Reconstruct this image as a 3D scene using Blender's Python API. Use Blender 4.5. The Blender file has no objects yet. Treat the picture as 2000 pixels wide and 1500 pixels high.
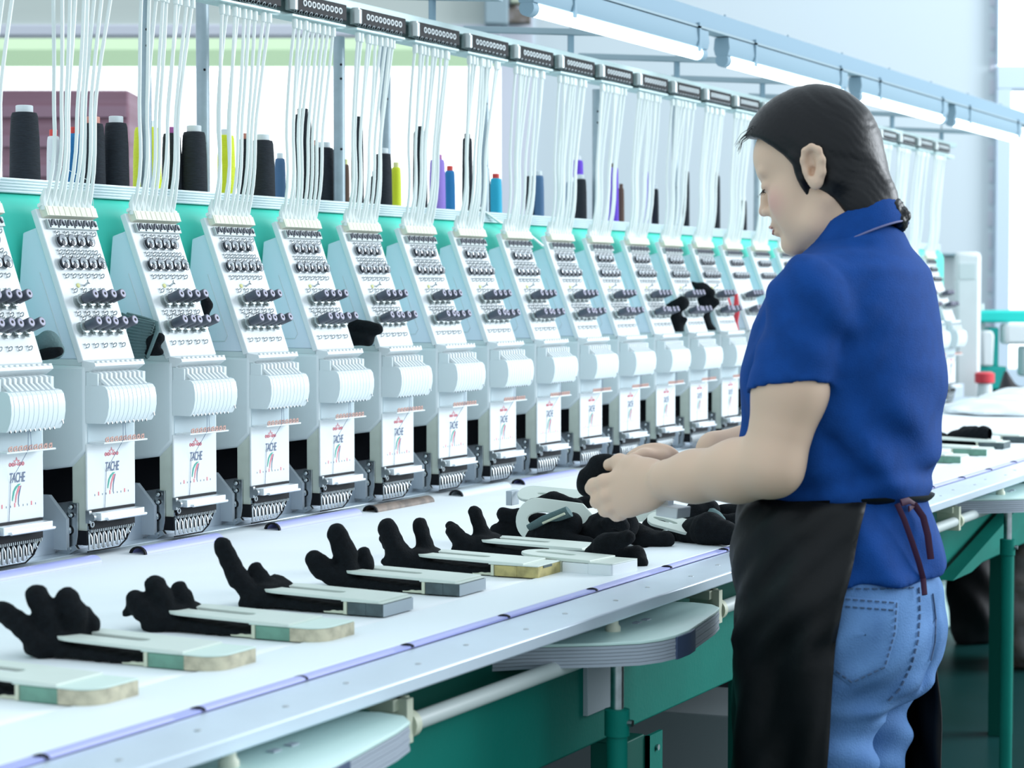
import bpy, bmesh, math, random
import numpy as np
from mathutils import Vector, Matrix, Quaternion

scene = bpy.context.scene
COL = scene.collection
random.seed(7)

# ------------------------------------------------------------------ camera
FPX = 4200.0
cam_d = bpy.data.cameras.new('camera')
cam = bpy.data.objects.new('camera', cam_d); COL.objects.link(cam)
cam_d.sensor_width = 36.0; cam_d.sensor_fit = 'HORIZONTAL'
cam_d.lens = FPX / 2000.0 * 36.0
cam_d.clip_start = 0.05; cam_d.clip_end = 200
YAW, PITCH, CAMZ = math.radians(26.3795), math.radians(2.4950), 1.33
_f = Vector((math.cos(YAW) * math.cos(PITCH), math.sin(YAW) * math.cos(PITCH), -math.sin(PITCH)))
cam.location = (0, 0, CAMZ)
cam.rotation_euler = _f.to_track_quat('-Z', 'Y').to_euler()
cam_d.dof.use_dof = True
cam_d.dof.focus_distance = 3.7
cam_d.dof.aperture_fstop = 7.5
scene.camera = cam

# ------------------------------------------------------------------ world, exposure
scene.view_settings.view_transform = 'Standard'
scene.view_settings.look = 'None'
scene.view_settings.gamma = 1.0
scene.view_settings.use_curve_mapping = False
scene.view_settings.exposure = 0.36
world = bpy.data.worlds.new('daylight'); scene.world = world
world.use_nodes = True
_bg = world.node_tree.nodes['Background']
_bg.inputs[0].default_value = (0.80, 0.92, 1.0, 1)
_bg.inputs[1].default_value = 0.90


def area_light(name, loc, target, sx, sy, power, color=(1, 1, 1)):
    d = bpy.data.lights.new(name, 'AREA'); d.shape = 'RECTANGLE'; d.size = sx; d.size_y = sy
    d.energy = power; d.color = color
    o = bpy.data.objects.new(name, d); COL.objects.link(o); o.location = loc
    o.rotation_euler = (Vector(target) - Vector(loc)).to_track_quat('-Z', 'Y').to_euler()
    return o


# daylight from the hall's big windows on the right, and an added fill light for the far wall
area_light('daylight_from_right_windows', (10.5, -5.5, 4.2), (3.6, 1.6, 0.95), 6.0, 3.5, 760, (0.885, 0.945, 1.0))
area_light('daylight_at_far_end', (10.5, 1.5, 3.6), (9.5, 6.0, 1.8), 4.0, 2.0, 16, (0.90, 0.955, 1.0))

# ------------------------------------------------------------------ materials
MATS = {}


def mat(name, col, rough=0.5, metal=0.0, spec=0.5, noise=0.0, nscale=30.0, bump=0.0, bscale=200.0, sheen=0.0, col2=None, coat=0.0,
        sss=0.0, emit=None, estr=0.0, trans=0.0, alpha=1.0, stretch=None):
    m = bpy.data.materials.new(name); m.use_nodes = True
    nt = m.node_tree; b = nt.nodes['Principled BSDF']
    b.inputs['Base Color'].default_value = (*col, 1); b.inputs['Roughness'].default_value = rough
    b.inputs['Metallic'].default_value = metal; b.inputs['Specular IOR Level'].default_value = spec
    if sheen: b.inputs['Sheen Weight'].default_value = sheen
    if coat: b.inputs['Coat Weight'].default_value = coat
    if trans: b.inputs['Transmission Weight'].default_value = trans
    if alpha < 1: b.inputs['Alpha'].default_value = alpha
    if sss:
        b.inputs['Subsurface Weight'].default_value = sss
        b.inputs['Subsurface Radius'].default_value = (1.0, .35, .2); b.inputs['Subsurface Scale'].default_value = 0.006
    if emit:
        b.inputs['Emission Color'].default_value = (*emit, 1); b.inputs['Emission Strength'].default_value = estr
    if noise or bump or col2:
        tc = nt.nodes.new('ShaderNodeTexCoord')
        vec = tc.outputs['Object']
        if stretch:
            mp = nt.nodes.new('ShaderNodeMapping'); mp.inputs['Scale'].default_value = stretch
            nt.links.new(vec, mp.inputs['Vector']); vec = mp.outputs['Vector']
    if noise or col2:
        n = nt.nodes.new('ShaderNodeTexNoise'); n.inputs['Scale'].default_value = nscale; n.inputs['Detail'].default_value = 5
        nt.links.new(vec, n.inputs['Vector'])
        r = nt.nodes.new('ShaderNodeValToRGB')
        c2 = col2 if col2 else tuple(c * (1 - noise) for c in col)
        r.color_ramp.elements[0].color = (*c2, 1); r.color_ramp.elements[1].color = (*col, 1)
        r.color_ramp.elements[0].position = .38; r.color_ramp.elements[1].position = .62
        nt.links.new(n.outputs['Fac'], r.inputs['Fac']); nt.links.new(r.outputs['Color'], b.inputs['Base Color'])
    if bump:
        n2 = nt.nodes.new('ShaderNodeTexNoise'); n2.inputs['Scale'].default_value = bscale; n2.inputs['Detail'].default_value = 4
        nt.links.new(vec, n2.inputs['Vector'])
        bp = nt.nodes.new('ShaderNodeBump'); bp.inputs['Strength'].default_value = bump; bp.inputs['Distance'].default_value = .004
        nt.links.new(n2.outputs['Fac'], bp.inputs['Height']); nt.links.new(bp.outputs['Normal'], b.inputs['Normal'])
    MATS[name] = m
    return m


mat('white_plastic', (.69, .765, .785), .42, noise=.03, nscale=8)
mat('panel_white', (.74, .785, .80), .42, noise=.03, nscale=10)
mat('arm_paint', (.73, .80, .90), .42)
mat('guide_grey', (.62, .70, .71), .5)
mat('smoke_plate', (.50, .60, .64), .35)
mat('beige_plastic', (.74, .74, .60), .5, noise=.1, nscale=25)
mat('olive_paint', (.62, .68, .60), .45, noise=.08, nscale=20)
mat('chrome', (.74, .78, .80), .18, metal=1)
mat('steel', (.50, .54, .56), .3, metal=1, noise=.2, nscale=60)
mat('aluminium', (.80, .84, .87), .34, metal=.75)
mat('guard_metal', (.52, .58, .64), .45, metal=.2)
mat('alu_dull', (.64, .72, .76), .42, metal=.5)
mat('bed_metal', (.50, .58, .66), .35, metal=.35, noise=.12, nscale=12)
mat('dark_rubber', (.022, .025, .035), .5)
mat('knob_dark', (.075, .085, .115), .42)
mat('knob_face', (.34, .33, .44), .45)
mat('clear_disc', (.42, .47, .47), .3, metal=.5)
mat('wheel_steel', (.34, .37, .40), .25, metal=1)
mat('maroon_light', (.33, .20, .26), .7)
mat('black_metal', (.006, .007, .010), .55, spec=.2)
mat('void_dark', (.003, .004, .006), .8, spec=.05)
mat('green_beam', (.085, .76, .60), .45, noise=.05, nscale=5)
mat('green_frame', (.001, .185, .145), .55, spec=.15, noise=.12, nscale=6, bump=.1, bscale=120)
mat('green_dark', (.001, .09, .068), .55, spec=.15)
mat('pole_grey', (.36, .45, .50), .4, metal=.3, noise=.12, nscale=25)
mat('pale_rail', (.62, .79, .79), .4)
mat('tube_white', (.78, .84, .82), .35)
mat('shelf_alu', (.62, .72, .75), .38, metal=.3)
mat('cloth_white', (.84, .89, .92), .75, noise=.03, nscale=6, bump=.06, bscale=300)
mat('front_strip', (.80, .88, .92), .45)
mat('table_metal', (.62, .72, .82), .30, metal=.25, noise=.06, nscale=7)
mat('clip_violet', (.40, .43, .80), .4)
mat('clip_grey', (.58, .66, .70), .35)
mat('clip_brown', (.20, .15, .12), .5, noise=.5, nscale=40)
mat('tray_top', (.60, .80, .76), .4)
mat('tray_edge', (.38, .43, .50), .45)
mat('tray_tape', (.06, .09, .17), .45)
mat('pvc_pipe', (.56, .63, .62), .4)
mat('pipe_bracket', (.60, .64, .50), .5)
mat('board_cream', (.66, .74, .68), .45, noise=.05, nscale=14)
mat('block_green', (.15, .33, .25), .5, noise=.25, nscale=40)
mat('block_mint', (.62, .76, .70), .5)
mat('block_dark', (.07, .105, .115), .5, noise=.3, nscale=60)
mat('block_grey', (.40, .47, .52), .5)
mat('block_gold', (.50, .43, .17), .6, noise=.5, nscale=35)
mat('tape_tan', (.56, .52, .38), .6, noise=.35, nscale=60)
mat('glove_black', (.004, .0065, .009), .9, spec=.2, bump=.5, bscale=420, noise=.35, nscale=160)
mat('glove_inner', (.12, .17, .20), .85, bump=.4, bscale=300)
mat('sky_glow', (.9, .95, 1), .9, emit=(.97, 1.0, 1.0), estr=1.35)
mat('lamp_white', (.80, .88, .90), .5, emit=(.86, .97, 1.0), estr=3.0)
mat('lamp_body', (.26, .38, .46), .6, spec=.2)
mat('trunk_paint', (.25, .37, .46), .6, spec=.2)
mat('bracket_paint', (.33, .43, .48), .6, spec=.2)
mat('wall_paint', (.64, .715, .775), .8, col2=(.655, .735, .78), nscale=.35)
mat('wall_lilac', (.71, .73, .82), .8)
mat('ceiling_paint', (.78, .86, .9), .8)
mat('blind_grey', (.56, .61, .58), .7, col2=(.60, .66, .62), nscale=1.2, stretch=(.2, 1, 6))
mat('window_beam', (.64, .66, .74), .6)
mat('window_frame', (.62, .74, .86), .5)
mat('awning_green', (.62, .80, .50), .8)
mat('maroon_box', (.22, .10, .14), .6, col2=(.30, .17, .22), nscale=3, stretch=(.2, .2, 5))
mat('floor_green', (.004, .045, .038), .35, spec=.2, col2=(.010, .062, .062), nscale=1.6)
mat('skin', (.72, .51, .375), .5, sss=.10, spec=.35)
_m = MATS['skin']; _nt = _m.node_tree; _b = _nt.nodes['Principled BSDF']
_tc = _nt.nodes.new('ShaderNodeTexCoord'); _prev = None
for _p, _r in (((-.056, .095, 1.458), .036), ((.056, .095, 1.458), .036), ((0, .128, 1.446), .012), ((-.10, .29, 1.045), .03)):
    _d = _nt.nodes.new('ShaderNodeVectorMath'); _d.operation = 'DISTANCE'; _d.inputs[1].default_value = _p
    _nt.links.new(_tc.outputs['Object'], _d.inputs[0])
    _g = _nt.nodes.new('ShaderNodeMapRange'); _g.interpolation_type = 'SMOOTHSTEP'
    _g.inputs['From Min'].default_value = 0; _g.inputs['From Max'].default_value = _r; _g.inputs['To Min'].default_value = .75; _g.inputs['To Max'].default_value = 0
    _nt.links.new(_d.outputs['Value'], _g.inputs['Value'])
    _x = _nt.nodes.new('ShaderNodeMix'); _x.data_type = 'RGBA'; _x.inputs[7].default_value = (.72, .40, .345, 1)
    _nt.links.new(_g.outputs['Result'], _x.inputs[0])
    if _prev is None: _x.inputs[6].default_value = (.72, .51, .375, 1)
    else: _nt.links.new(_prev.outputs[2], _x.inputs[6])
    _prev = _x
_nt.links.new(_prev.outputs[2], _b.inputs['Base Color'])
mat('lip', (.50, .24, .21), .42)
mat('hair', (.0025, .003, .005), .42, spec=.3, bump=.10, bscale=160)
mat('shirt_blue', (.004, .058, .27), .85, spec=.2, bump=.25, bscale=500, noise=.12, nscale=40)
mat('shirt_trim', (.16, .17, .34), .7)
mat('jeans', (.125, .26, .52), .85, spec=.2, bump=.35, bscale=380, col2=(.085, .19, .42), nscale=11)
mat('jeans_stitch', (.05, .10, .20), .8)
mat('apron_black', (.0025, .0035, .005), .5, spec=.25, bump=.25, bscale=30, noise=.3, nscale=18)
mat('strap_maroon', (.055, .012, .040), .7)
mat('cuff_knit', (.10, .17, .175), .85, bump=.5, bscale=260)
mat('yarn_black', (.014, .020, .030), .8, bump=.5, bscale=90, noise=.35, nscale=70, stretch=(1, 1, 8))
mat('yarn_blue', (.02, .22, .52), .7, bump=.4, bscale=90, stretch=(1, 1, 8))
mat('yarn_cyan', (.02, .46, .68), .7, bump=.4, bscale=90, stretch=(1, 1, 8))
mat('yarn_navy', (.07, .16, .30), .7, bump=.4, bscale=90, stretch=(1, 1, 8))
mat('yarn_yellow', (.72, .80, .02), .6, bump=.4, bscale=90, stretch=(1, 1, 8))
mat('yarn_purple', (.34, .22, .70), .7, bump=.4, bscale=90, stretch=(1, 1, 8))
mat('yarn_violet', (.16, .06, .66), .7, bump=.4, bscale=90, stretch=(1, 1, 8))
mat('yarn_brown', (.12, .07, .05), .8)
mat('yarn_white', (.80, .84, .86), .7)
mat('core_white', (.76, .82, .84), .5)
mat('core_red', (.70, .06, .05), .5)
mat('core_salmon', (.66, .26, .20), .5)
mat('core_magenta', (.42, .10, .36), .5)
mat('print_red', (.72, .20, .24), .5)
mat('print_ink', (.10, .14, .24), .5)
mat('print_green', (.04, .36, .28), .5)
mat('print_blue', (.14, .16, .50), .5)
mat('eyelet_salmon', (.66, .40, .34), .45)
mat('led_yellow', (.80, .78, .35), .4)
mat('teal_paint', (.01, .60, .53), .4)
mat('teal_dark', (.005, .42, .37), .4)
mat('red_plastic', (.75, .05, .07), .4)
mat('black_bag', (.012, .012, .016), .6, noise=.4, nscale=20)
mat('sack_brown', (.16, .13, .10), .9, col2=(.30, .27, .27), nscale=14)
mat('lit_floor_grey', (.30, .35, .37), .5)  # pale grey of lit floor, put into the colour of the block
mat('panel_aqua', (.55, .80, .78), .5)
mat('wrist_shadow', (.40, .27, .20), .6)
mat('eyelash', (.02, .015, .015), .7)


# ------------------------------------------------------------------ mesh helpers
class MB:
    def __init__(s): s.v = []; s.f = []; s.mi = []; s.cur = 0

    def m(s, i): s.cur = i; return s

    def add(s, vs, fs):
        o = len(s.v); s.v += [tuple(v) for v in vs]
        for f in fs: s.f.append(tuple(i + o for i in f)); s.mi.append(s.cur)
        return s

    def box(s, x0, x1, y0, y1, z0, z1):
        return s.add([(x0, y0, z0), (x1, y0, z0), (x1, y1, z0), (x0, y1, z0), (x0, y0, z1), (x1, y0, z1), (x1, y1, z1), (x0, y1, z1)],
                     [(0, 3, 2, 1), (4, 5, 6, 7), (0, 1, 5, 4), (1, 2, 6, 5), (2, 3, 7, 6), (3, 0, 4, 7)])

    def obox(s, c, size, M=None):
        hx, hy, hz = size[0] / 2, size[1] / 2, size[2] / 2
        vs = [Vector((sx * hx, sy * hy, sz * hz)) for sz in (-1, 1) for sx, sy in ((-1, -1), (1, -1), (1, 1), (-1, 1))]
        if M is not None: vs = [M @ v for v in vs]
        vs = [v + Vector(c) for v in vs]
        return s.add(vs, [(0, 3, 2, 1), (4, 5, 6, 7), (0, 1, 5, 4), (1, 2, 6, 5), (2, 3, 7, 6), (3, 0, 4, 7)])

    def prism(s, poly, a, b, axis='x'):
        """poly: 2-D outline; axis x: (y,z); axis y: (x,z); axis z: (x,y); from a to b along the axis"""
        n = len(poly)
        def P(p, t): return {'x': (t, p[0], p[1]), 'y': (p[0], t, p[1]), 'z': (p[0], p[1], t)}[axis]
        vs = [P(p, a) for p in poly] + [P(p, b) for p in poly]
        fs = [tuple(range(n - 1, -1, -1)), tuple(range(n, 2 * n))] + [(i, (i + 1) % n, (i + 1) % n + n, i + n) for i in range(n)]
        return s.add(vs, fs)

    def cyl(s, p0, p1, r0, r1=None, n=16, caps=True):
        r1 = r0 if r1 is None else r1
        p0, p1 = Vector(p0), Vector(p1); d = (p1 - p0).normalized()
        u = d.orthogonal().normalized(); w = d.cross(u)
        vs = []
        for p, r in ((p0, r0), (p1, r1)):
            for i in range(n):
                a = 2 * math.pi * i / n; vs.append(p + u * (r * math.cos(a)) + w * (r * math.sin(a)))
        fs = [(i, (i + 1) % n, (i + 1) % n + n, i + n) for i in range(n)]
        if caps: fs += [tuple(range(n - 1, -1, -1)), tuple(range(n, 2 * n))]
        return s.add(vs, fs)

    def lathe(s, prof, p=(0, 0, 0), d=(0, 0, 1), n=20):
        """prof: (radius, height) pairs along d from p"""
        p, d = Vector(p), Vector(d).normalized(); u = d.orthogonal().normalized(); w = d.cross(u)
        vs = []
        for r, h in prof:
            for i in range(n):
                a = 2 * math.pi * i / n; vs.append(p + d * h + u * (r * math.cos(a)) + w * (r * math.sin(a)))
        fs = []
        for k in range(len(prof) - 1):
            for i in range(n):
                fs.append((k * n + i, k * n + (i + 1) % n, (k + 1) * n + (i + 1) % n, (k + 1) * n + i))
        fs.append(tuple(range(n - 1, -1, -1))); fs.append(tuple(range((len(prof) - 1) * n, len(prof) * n)))
        return s.add(vs, fs)

    def tube(s, pts, r, n=8, caps=True, ref=None):
        pts = [Vector(p) for p in pts]; rs = r if isinstance(r, (list, tuple)) else [r] * len(pts)
        u = None; vs = []
        for k, p in enumerate(pts):
            d = (pts[min(k + 1, len(pts) - 1)] - pts[max(k - 1, 0)]).normalized()
            if u is None: u = d.orthogonal().normalized() if ref is None else (Vector(ref) - d * d.dot(Vector(ref))).normalized()
            else: u = (u - d * d.dot(u)).normalized()
            w = d.cross(u)
            for i in range(n):
                a = 2 * math.pi * i / n
                rr = rs[k] if not isinstance(rs[k], tuple) else rs[k]
                ra, rb = (rr, rr) if not isinstance(rr, tuple) else rr
                vs.append(p + u * (ra * math.cos(a)) + w * (rb * math.sin(a)))
        fs = []
        for k in range(len(pts) - 1):
            for i in range(n):
                fs.append((k * n + i, k * n + (i + 1) % n, (k + 1) * n + (i + 1) % n, (k + 1) * n + i))
        if caps: fs.append(tuple(range(n - 1, -1, -1))); fs.append(tuple(range((len(pts) - 1) * n, len(pts) * n)))
        return s.add(vs, fs)

    def torus(s, c, d, R, r, n=16, k=6):
        c, d = Vector(c), Vector(d).normalized(); u = d.orthogonal().normalized(); w = d.cross(u)
        vs, fs = [], []
        for i in range(n):
            a = 2 * math.pi * i / n; e = u * math.cos(a) + w * math.sin(a)
            for j in range(k):
                b = 2 * math.pi * j / k; vs.append(c + e * (R + r * math.cos(b)) + d * (r * math.sin(b)))
        for i in range(n):
            for j in range(k):
                fs.append((i * k + j, ((i + 1) % n) * k + j, ((i + 1) % n) * k + (j + 1) % k, i * k + (j + 1) % k))
        return s.add(vs, fs)

    def ball(s, c, rx, ry=None, rz=None, n=14, m=8):
        ry = rx if ry is None else ry; rz = rx if rz is None else rz
        vs, fs = [], []
        for j in range(1, m):
            t = math.pi * j / m
            for i in range(n):
                a = 2 * math.pi * i / n
                vs.append((c[0] + rx * math.sin(t) * math.cos(a), c[1] + ry * math.sin(t) * math.sin(a), c[2] + rz * math.cos(t)))
        top, bot = len(vs), len(vs) + 1
        vs += [(c[0], c[1], c[2] + rz), (c[0], c[1], c[2] - rz)]
        for j in range(m - 2):
            for i in range(n): fs.append((j * n + i, (j + 1) * n + i, (j + 1) * n + (i + 1) % n, j * n + (i + 1) % n))
        for i in range(n):
            fs.append((top, i, (i + 1) % n)); fs.append((bot, (m - 2) * n + (i + 1) % n, (m - 2) * n + i))
        return s.add(vs, fs)

    def xf(s, M, start=0):
        s.v = s.v[:start] + [tuple(M @ Vector(v)) for v in s.v[start:]]; return s


def obj(name, mb, mats, parent=None, bevel=0.0, seg=2, smooth=40, subs=0, loc=None):
    me = bpy.data.meshes.new(name)
    me.from_pydata([tuple(v) for v in mb.v], [], mb.f)
    if isinstance(mats, str): mats = [mats]
    for m_ in mats: me.materials.append(MATS[m_])
    if len(mats) > 1:
        for p, i in zip(me.polygons, mb.mi): p.material_index = i
    bm = bmesh.new(); bm.from_mesh(me); bmesh.ops.recalc_face_normals(bm, faces=bm.faces); bm.to_mesh(me); bm.free()
    if smooth:
        for p in me.polygons: p.use_smooth = True
        me.set_sharp_from_angle(angle=math.radians(smooth))
    o = bpy.data.objects.new(name, me); COL.objects.link(o)
    if loc is not None: o.location = loc
    if parent is not None: o.parent = parent
    if bevel:
        b = o.modifiers.new('bevel', 'BEVEL'); b.width = bevel; b.segments = seg; b.limit_method = 'ANGLE'; b.angle_limit = math.radians(35)
        b.harden_normals = False
    if subs:
        q = o.modifiers.new('subsurf', 'SUBSURF'); q.levels = subs; q.render_levels = subs
    return o


def tag(o, label=None, cat=None, group=None, kind=None):
    if label: o['label'] = label
    if cat: o['category'] = cat
    if group: o['group'] = group
    if kind: o['kind'] = kind
    return o


def thing(name, label, cat, loc=(0, 0, 0), rz=0.0, group=None):
    o = bpy.data.objects.new(name, None); COL.objects.link(o)
    o.location = loc; o.rotation_euler = (0, 0, rz); o.empty_display_size = .05
    return tag(o, label, cat, group)


def struct(name, mb, m, **k):
    return tag(obj(name, mb, m, **k), kind='structure')


CH = {}


def dup(root, loc=None, rot=None, label=None, group=None, skip=()):
    """copy a thing with its parts and their sub-parts (mesh data shared)"""
    if root.name not in CH:
        kids = {}
        for o in COL.objects:
            if o.parent is not None: kids.setdefault(o.parent.name, []).append(o)
        CH[root.name] = kids
    kids = CH[root.name]
    r = root.copy(); COL.objects.link(r)
    if loc is not None: r.location = loc
    if rot is not None: r.rotation_euler = rot
    if label: r['label'] = label
    if group: r['group'] = group
    for c in kids.get(root.name, []):
        if any(c.name.startswith(k) for k in skip): continue
        c2 = c.copy(); COL.objects.link(c2); c2.parent = r
        for g in kids.get(c.name, []):
            g2 = g.copy(); COL.objects.link(g2); g2.parent = c2
    return r


# ------------------------------------------------------------------ signed-distance modelling (one continuous smooth surface)
def _seg(P, a, b, ra, rb, sq=None):
    a = np.asarray(a, np.float32); b = np.asarray(b, np.float32); d = b - a
    L2 = float(d @ d) + 1e-12
    t = np.clip(((P - a) @ d) / L2, 0, 1)
    q = P - a - t[:, None] * d
    return np.sqrt((q * q).sum(1)) - (ra + (rb - ra) * t)


def _ell(P, c, r, R=None):
    q = P - np.asarray(c, np.float32)
    if R is not None: q = q @ np.asarray(R, np.float32)
    r = np.asarray(r, np.float32)
    k0 = np.sqrt(((q / r) ** 2).sum(1)); k1 = np.sqrt(((q / (r * r)) ** 2).sum(1)) + 1e-9
    return k0 * (k0 - 1.0) / k1


def _smin(a, b, k):
    if k <= 0: return np.minimum(a, b)
    h = np.clip(.5 + .5 * (b - a) / k, 0, 1)
    return b * (1 - h) + a * h - k * h * (1 - h)


def _smax(a, b, k): return -_smin(-a, -b, k)


class SDF:
    """ordered list of operations; each is ('add'|'cut'|'and', fn, k)"""
    def __init__(s): s.ops = []; s.disp = None; s.lo = np.full(3, 1e9); s.hi = np.full(3, -1e9)

    def _b(s, lo, hi): s.lo = np.minimum(s.lo, lo); s.hi = np.maximum(s.hi, hi)

    def seg(s, a, b, ra, rb=None, k=.01, op='add'):
        rb = ra if rb is None else rb
        s.ops.append((op, lambda P: _seg(P, a, b, ra, rb), k))
        if op == 'add':
            for p, r in ((a, ra), (b, rb)): s._b(np.array(p) - r - k, np.array(p) + r + k)
        return s

    def chain(s, pts, rs, k=.01, op='add'):
        for i in range(len(pts) - 1): s.seg(pts[i], pts[i + 1], rs[i], rs[i + 1], k, op)
        return s

    def ell(s, c, r, R=None, k=.01, op='add'):
        s.ops.append((op, lambda P: _ell(P, c, r, R), k))
        if op == 'add': m = max(r); s._b(np.array(c) - m - k, np.array(c) + m + k)
        return s

    def fn(s, f, k=.0, op='add'):
        s.ops.append((op, f, k)); return s

    def prune(s, c, R):
        """the same shape with the pieces dropped that cannot reach the ball (c, R)"""
        c = np.asarray(c, np.float32)[None]
        v = [float(f(c)[0]) for _, f, _ in s.ops]
        best = min([x for x, (op, _, _) in zip(v, s.ops) if op == 'add'])
        q = SDF(); q.disp = s.disp
        first = True
        for x, o in zip(v, s.ops):
            if o[0] == 'add' and x - R > best + R + 3 * o[2] + .004: continue
            if o[0] == 'cut' and x - R > 3 * o[2] + .004 and not first: continue
            q.ops.append(o); first = False
        return q

    def __call__(s, P):
        d = None
        for op, f, k in s.ops:
            e = f(P)
            if d is None: d = e
            elif op == 'add': d = _smin(d, e, k)
            elif op == 'cut': d = _smax(d, -e, k)
            else: d = _smax(d, e, k)
        if s.disp is not None: d = d + s.disp(P)
        return d


def sdf_mesh(f, lo, hi, h):
    """surface nets over blocks near the surface"""
    lo = np.asarray(lo, np.float64); hi = np.asarray(hi, np.float64)
    B = 16
    nb = np.maximum(1, np.ceil((hi - lo) / (h * B)).astype(int))
    g = np.stack(np.meshgrid(*[np.arange(n) for n in nb], indexing='ij'), -1).reshape(-1, 3)
    cen = (lo + (g + .5) * B * h).astype(np.float32)
    d = np.concatenate([f(c) for c in np.array_split(cen, max(1, len(cen) // 20000))])
    act = g[np.abs(d) < B * h * 1.25]
    N = nb * B + 2
    field = {}
    n1 = B + 1
    off = np.stack(np.meshgrid(*[np.arange(n1)] * 3, indexing='ij'), -1).reshape(-1, 3)
    vid = {}; V = []; F = []
    key = lambda a: (a[..., 0].astype(np.int64) * N[1] + a[..., 1]) * N[2] + a[..., 2]
    keys_all, verts_all, quads = [], [], []
    ce = [(a, b) for a in range(8) for b in range(8) if a < b and bin(a ^ b).count('1') == 1]
    co = np.array([[(c >> 2) & 1, (c >> 1) & 1, c & 1] for c in range(8)])
    for blk in act:
        base = blk * B
        idx = base + off
        ff = f.prune(lo + (blk + .5) * B * h, B * h * .9) if isinstance(f, SDF) else f
        val = ff((lo + idx * h).astype(np.float32)).reshape(n1, n1, n1)
        if val.min() > 0 or val.max() < 0: continue
        c8 = np.stack([val[o_[0]:o_[0] + B, o_[1]:o_[1] + B, o_[2]:o_[2] + B] for o_ in co], -1)
        ins = c8 < 0
        mix = ins.any(-1) & ~ins.all(-1)
        cells = np.argwhere(mix)
        if not len(cells): continue
        cv = c8[mix]; acc = np.zeros((len(cells), 3)); cnt = np.zeros(len(cells))
        for a, b in ce:
            va, vb = cv[:, a], cv[:, b]; cr = (va < 0) != (vb < 0)
            t = np.where(cr, va / np.where(cr, va - vb, 1), 0)
            p = co[a] + t[:, None] * (co[b] - co[a])
            acc[cr] += p[cr]; cnt[cr] += 1
        pos = lo + (base + cells + acc / cnt[:, None]) * h
        keys_all.append(key(base + cells)); verts_all.append(pos)
        # edges owned by this block (x, y, z directions)
        for ax in range(3):
            o2 = [0, 0, 0]; o2[ax] = 1
            a_ = val[:B, :B, :B] < 0
            b_ = val[o2[0]:o2[0] + B, o2[1]:o2[1] + B, o2[2]:o2[2] + B] < 0
            for e in np.argwhere(a_ != b_):
                quads.append((ax, base[0] + e[0], base[1] + e[1], base[2] + e[2], bool(a_[tuple(e)])))
    if not keys_all: return np.zeros((0, 3)), []
    K = np.concatenate(keys_all); Vv = np.concatenate(verts_all)
    order = np.argsort(K); Ks = K[order]
    Q = np.array(quads, dtype=np.int64)
    faces = []
    for ax in range(3):
        q = Q[Q[:, 0] == ax]
        if not len(q): continue
        c = q[:, 1:4]; u = np.zeros(3, int); v = np.zeros(3, int); u[(ax + 1) % 3] = 1; v[(ax + 2) % 3] = 1
        ks = np.stack([key(c - u - v), key(c - v), key(c), key(c - u)], 1)
        p = np.clip(np.searchsorted(Ks, ks), 0, len(Ks) - 1)
        ok = (Ks[p] == ks).all(1)
        fi = order[p]
        s = q[:, 4] == 1
        fi = np.where(s[:, None], fi, fi[:, ::-1])
        faces.append(fi[ok])
    return Vv, np.concatenate(faces)


def sdf_obj(name, f, lo, hi, h, m, parent=None, smooth_it=2, origin=None, keep=None):
    V, F = sdf_mesh(f, lo, hi, h)
    if keep is not None and len(F):
        F = F[keep(V[F].mean(1))]
        used = np.unique(F); re = -np.ones(len(V), int); re[used] = np.arange(len(used)); V = V[used]; F = re[F]
    if smooth_it and len(F):      # light Laplacian smoothing of the sampled surface
        e = np.concatenate([F[:, [0, 1]], F[:, [1, 2]], F[:, [2, 3]], F[:, [3, 0]]])
        for _ in range(smooth_it):
            acc = np.zeros_like(V); cnt = np.zeros(len(V))
            np.add.at(acc, e[:, 0], V[e[:, 1]]); np.add.at(acc, e[:, 1], V[e[:, 0]])
            np.add.at(cnt, e[:, 0], 1); np.add.at(cnt, e[:, 1], 1)
            V = .5 * V + .5 * acc / np.maximum(cnt, 1)[:, None]
    if origin is not None: V = V - np.asarray(origin)
    me = bpy.data.meshes.new(name)
    me.from_pydata(V.tolist(), [], F.tolist())
    for p in me.polygons: p.use_smooth = True
    for mm in ([m] if isinstance(m, str) else m): me.materials.append(MATS[mm])
    o = bpy.data.objects.new(name, me); COL.objects.link(o)
    if parent is not None: o.parent = parent
    return o

# ================================================================== SETTING
WALL_D = 12.0
WROT = YAW - math.pi / 2
def wallx(px, d=WALL_D): return (px - 1000) / 4200 * d
def wallz(py, d=WALL_D): return 1.33 + (567 - py) / 4200 * d


def facing(name, mb, m, kind=True, **k):
    o = obj(name, mb, m, **k); o.rotation_euler = (0, 0, WROT)
    if kind: o['kind'] = 'structure'
    return o


b = MB().box(-3, 16, -6, 14, -.1, 0)
struct('floor', b, 'floor_green', smooth=0)
# far wall: solid from the window pier to the second window
b = MB()
b.box(wallx(1040), wallx(1945), 12.0, 12.2, 0, 4.2)
facing('wall_far', b, 'wall_paint', smooth=0)
b = MB().box(wallx(978), wallx(1040), 11.98, 12.2, 0, 4.2)
b.box(wallx(-900), wallx(978), 12.0, 12.2, 0, wallz(420)).box(wallx(-900), wallx(978), 12.0, 12.2, wallz(-60), 4.2)
facing('wall_left', b, 'wall_lilac', smooth=0)
b = MB().box(wallx(1945), wallx(2400), 12.0, 12.2, 0, wallz(730)).box(wallx(2300), wallx(2400), 12.0, 12.2, wallz(730), 4.2)
facing('wall_right', b, 'wall_paint', smooth=0)
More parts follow.
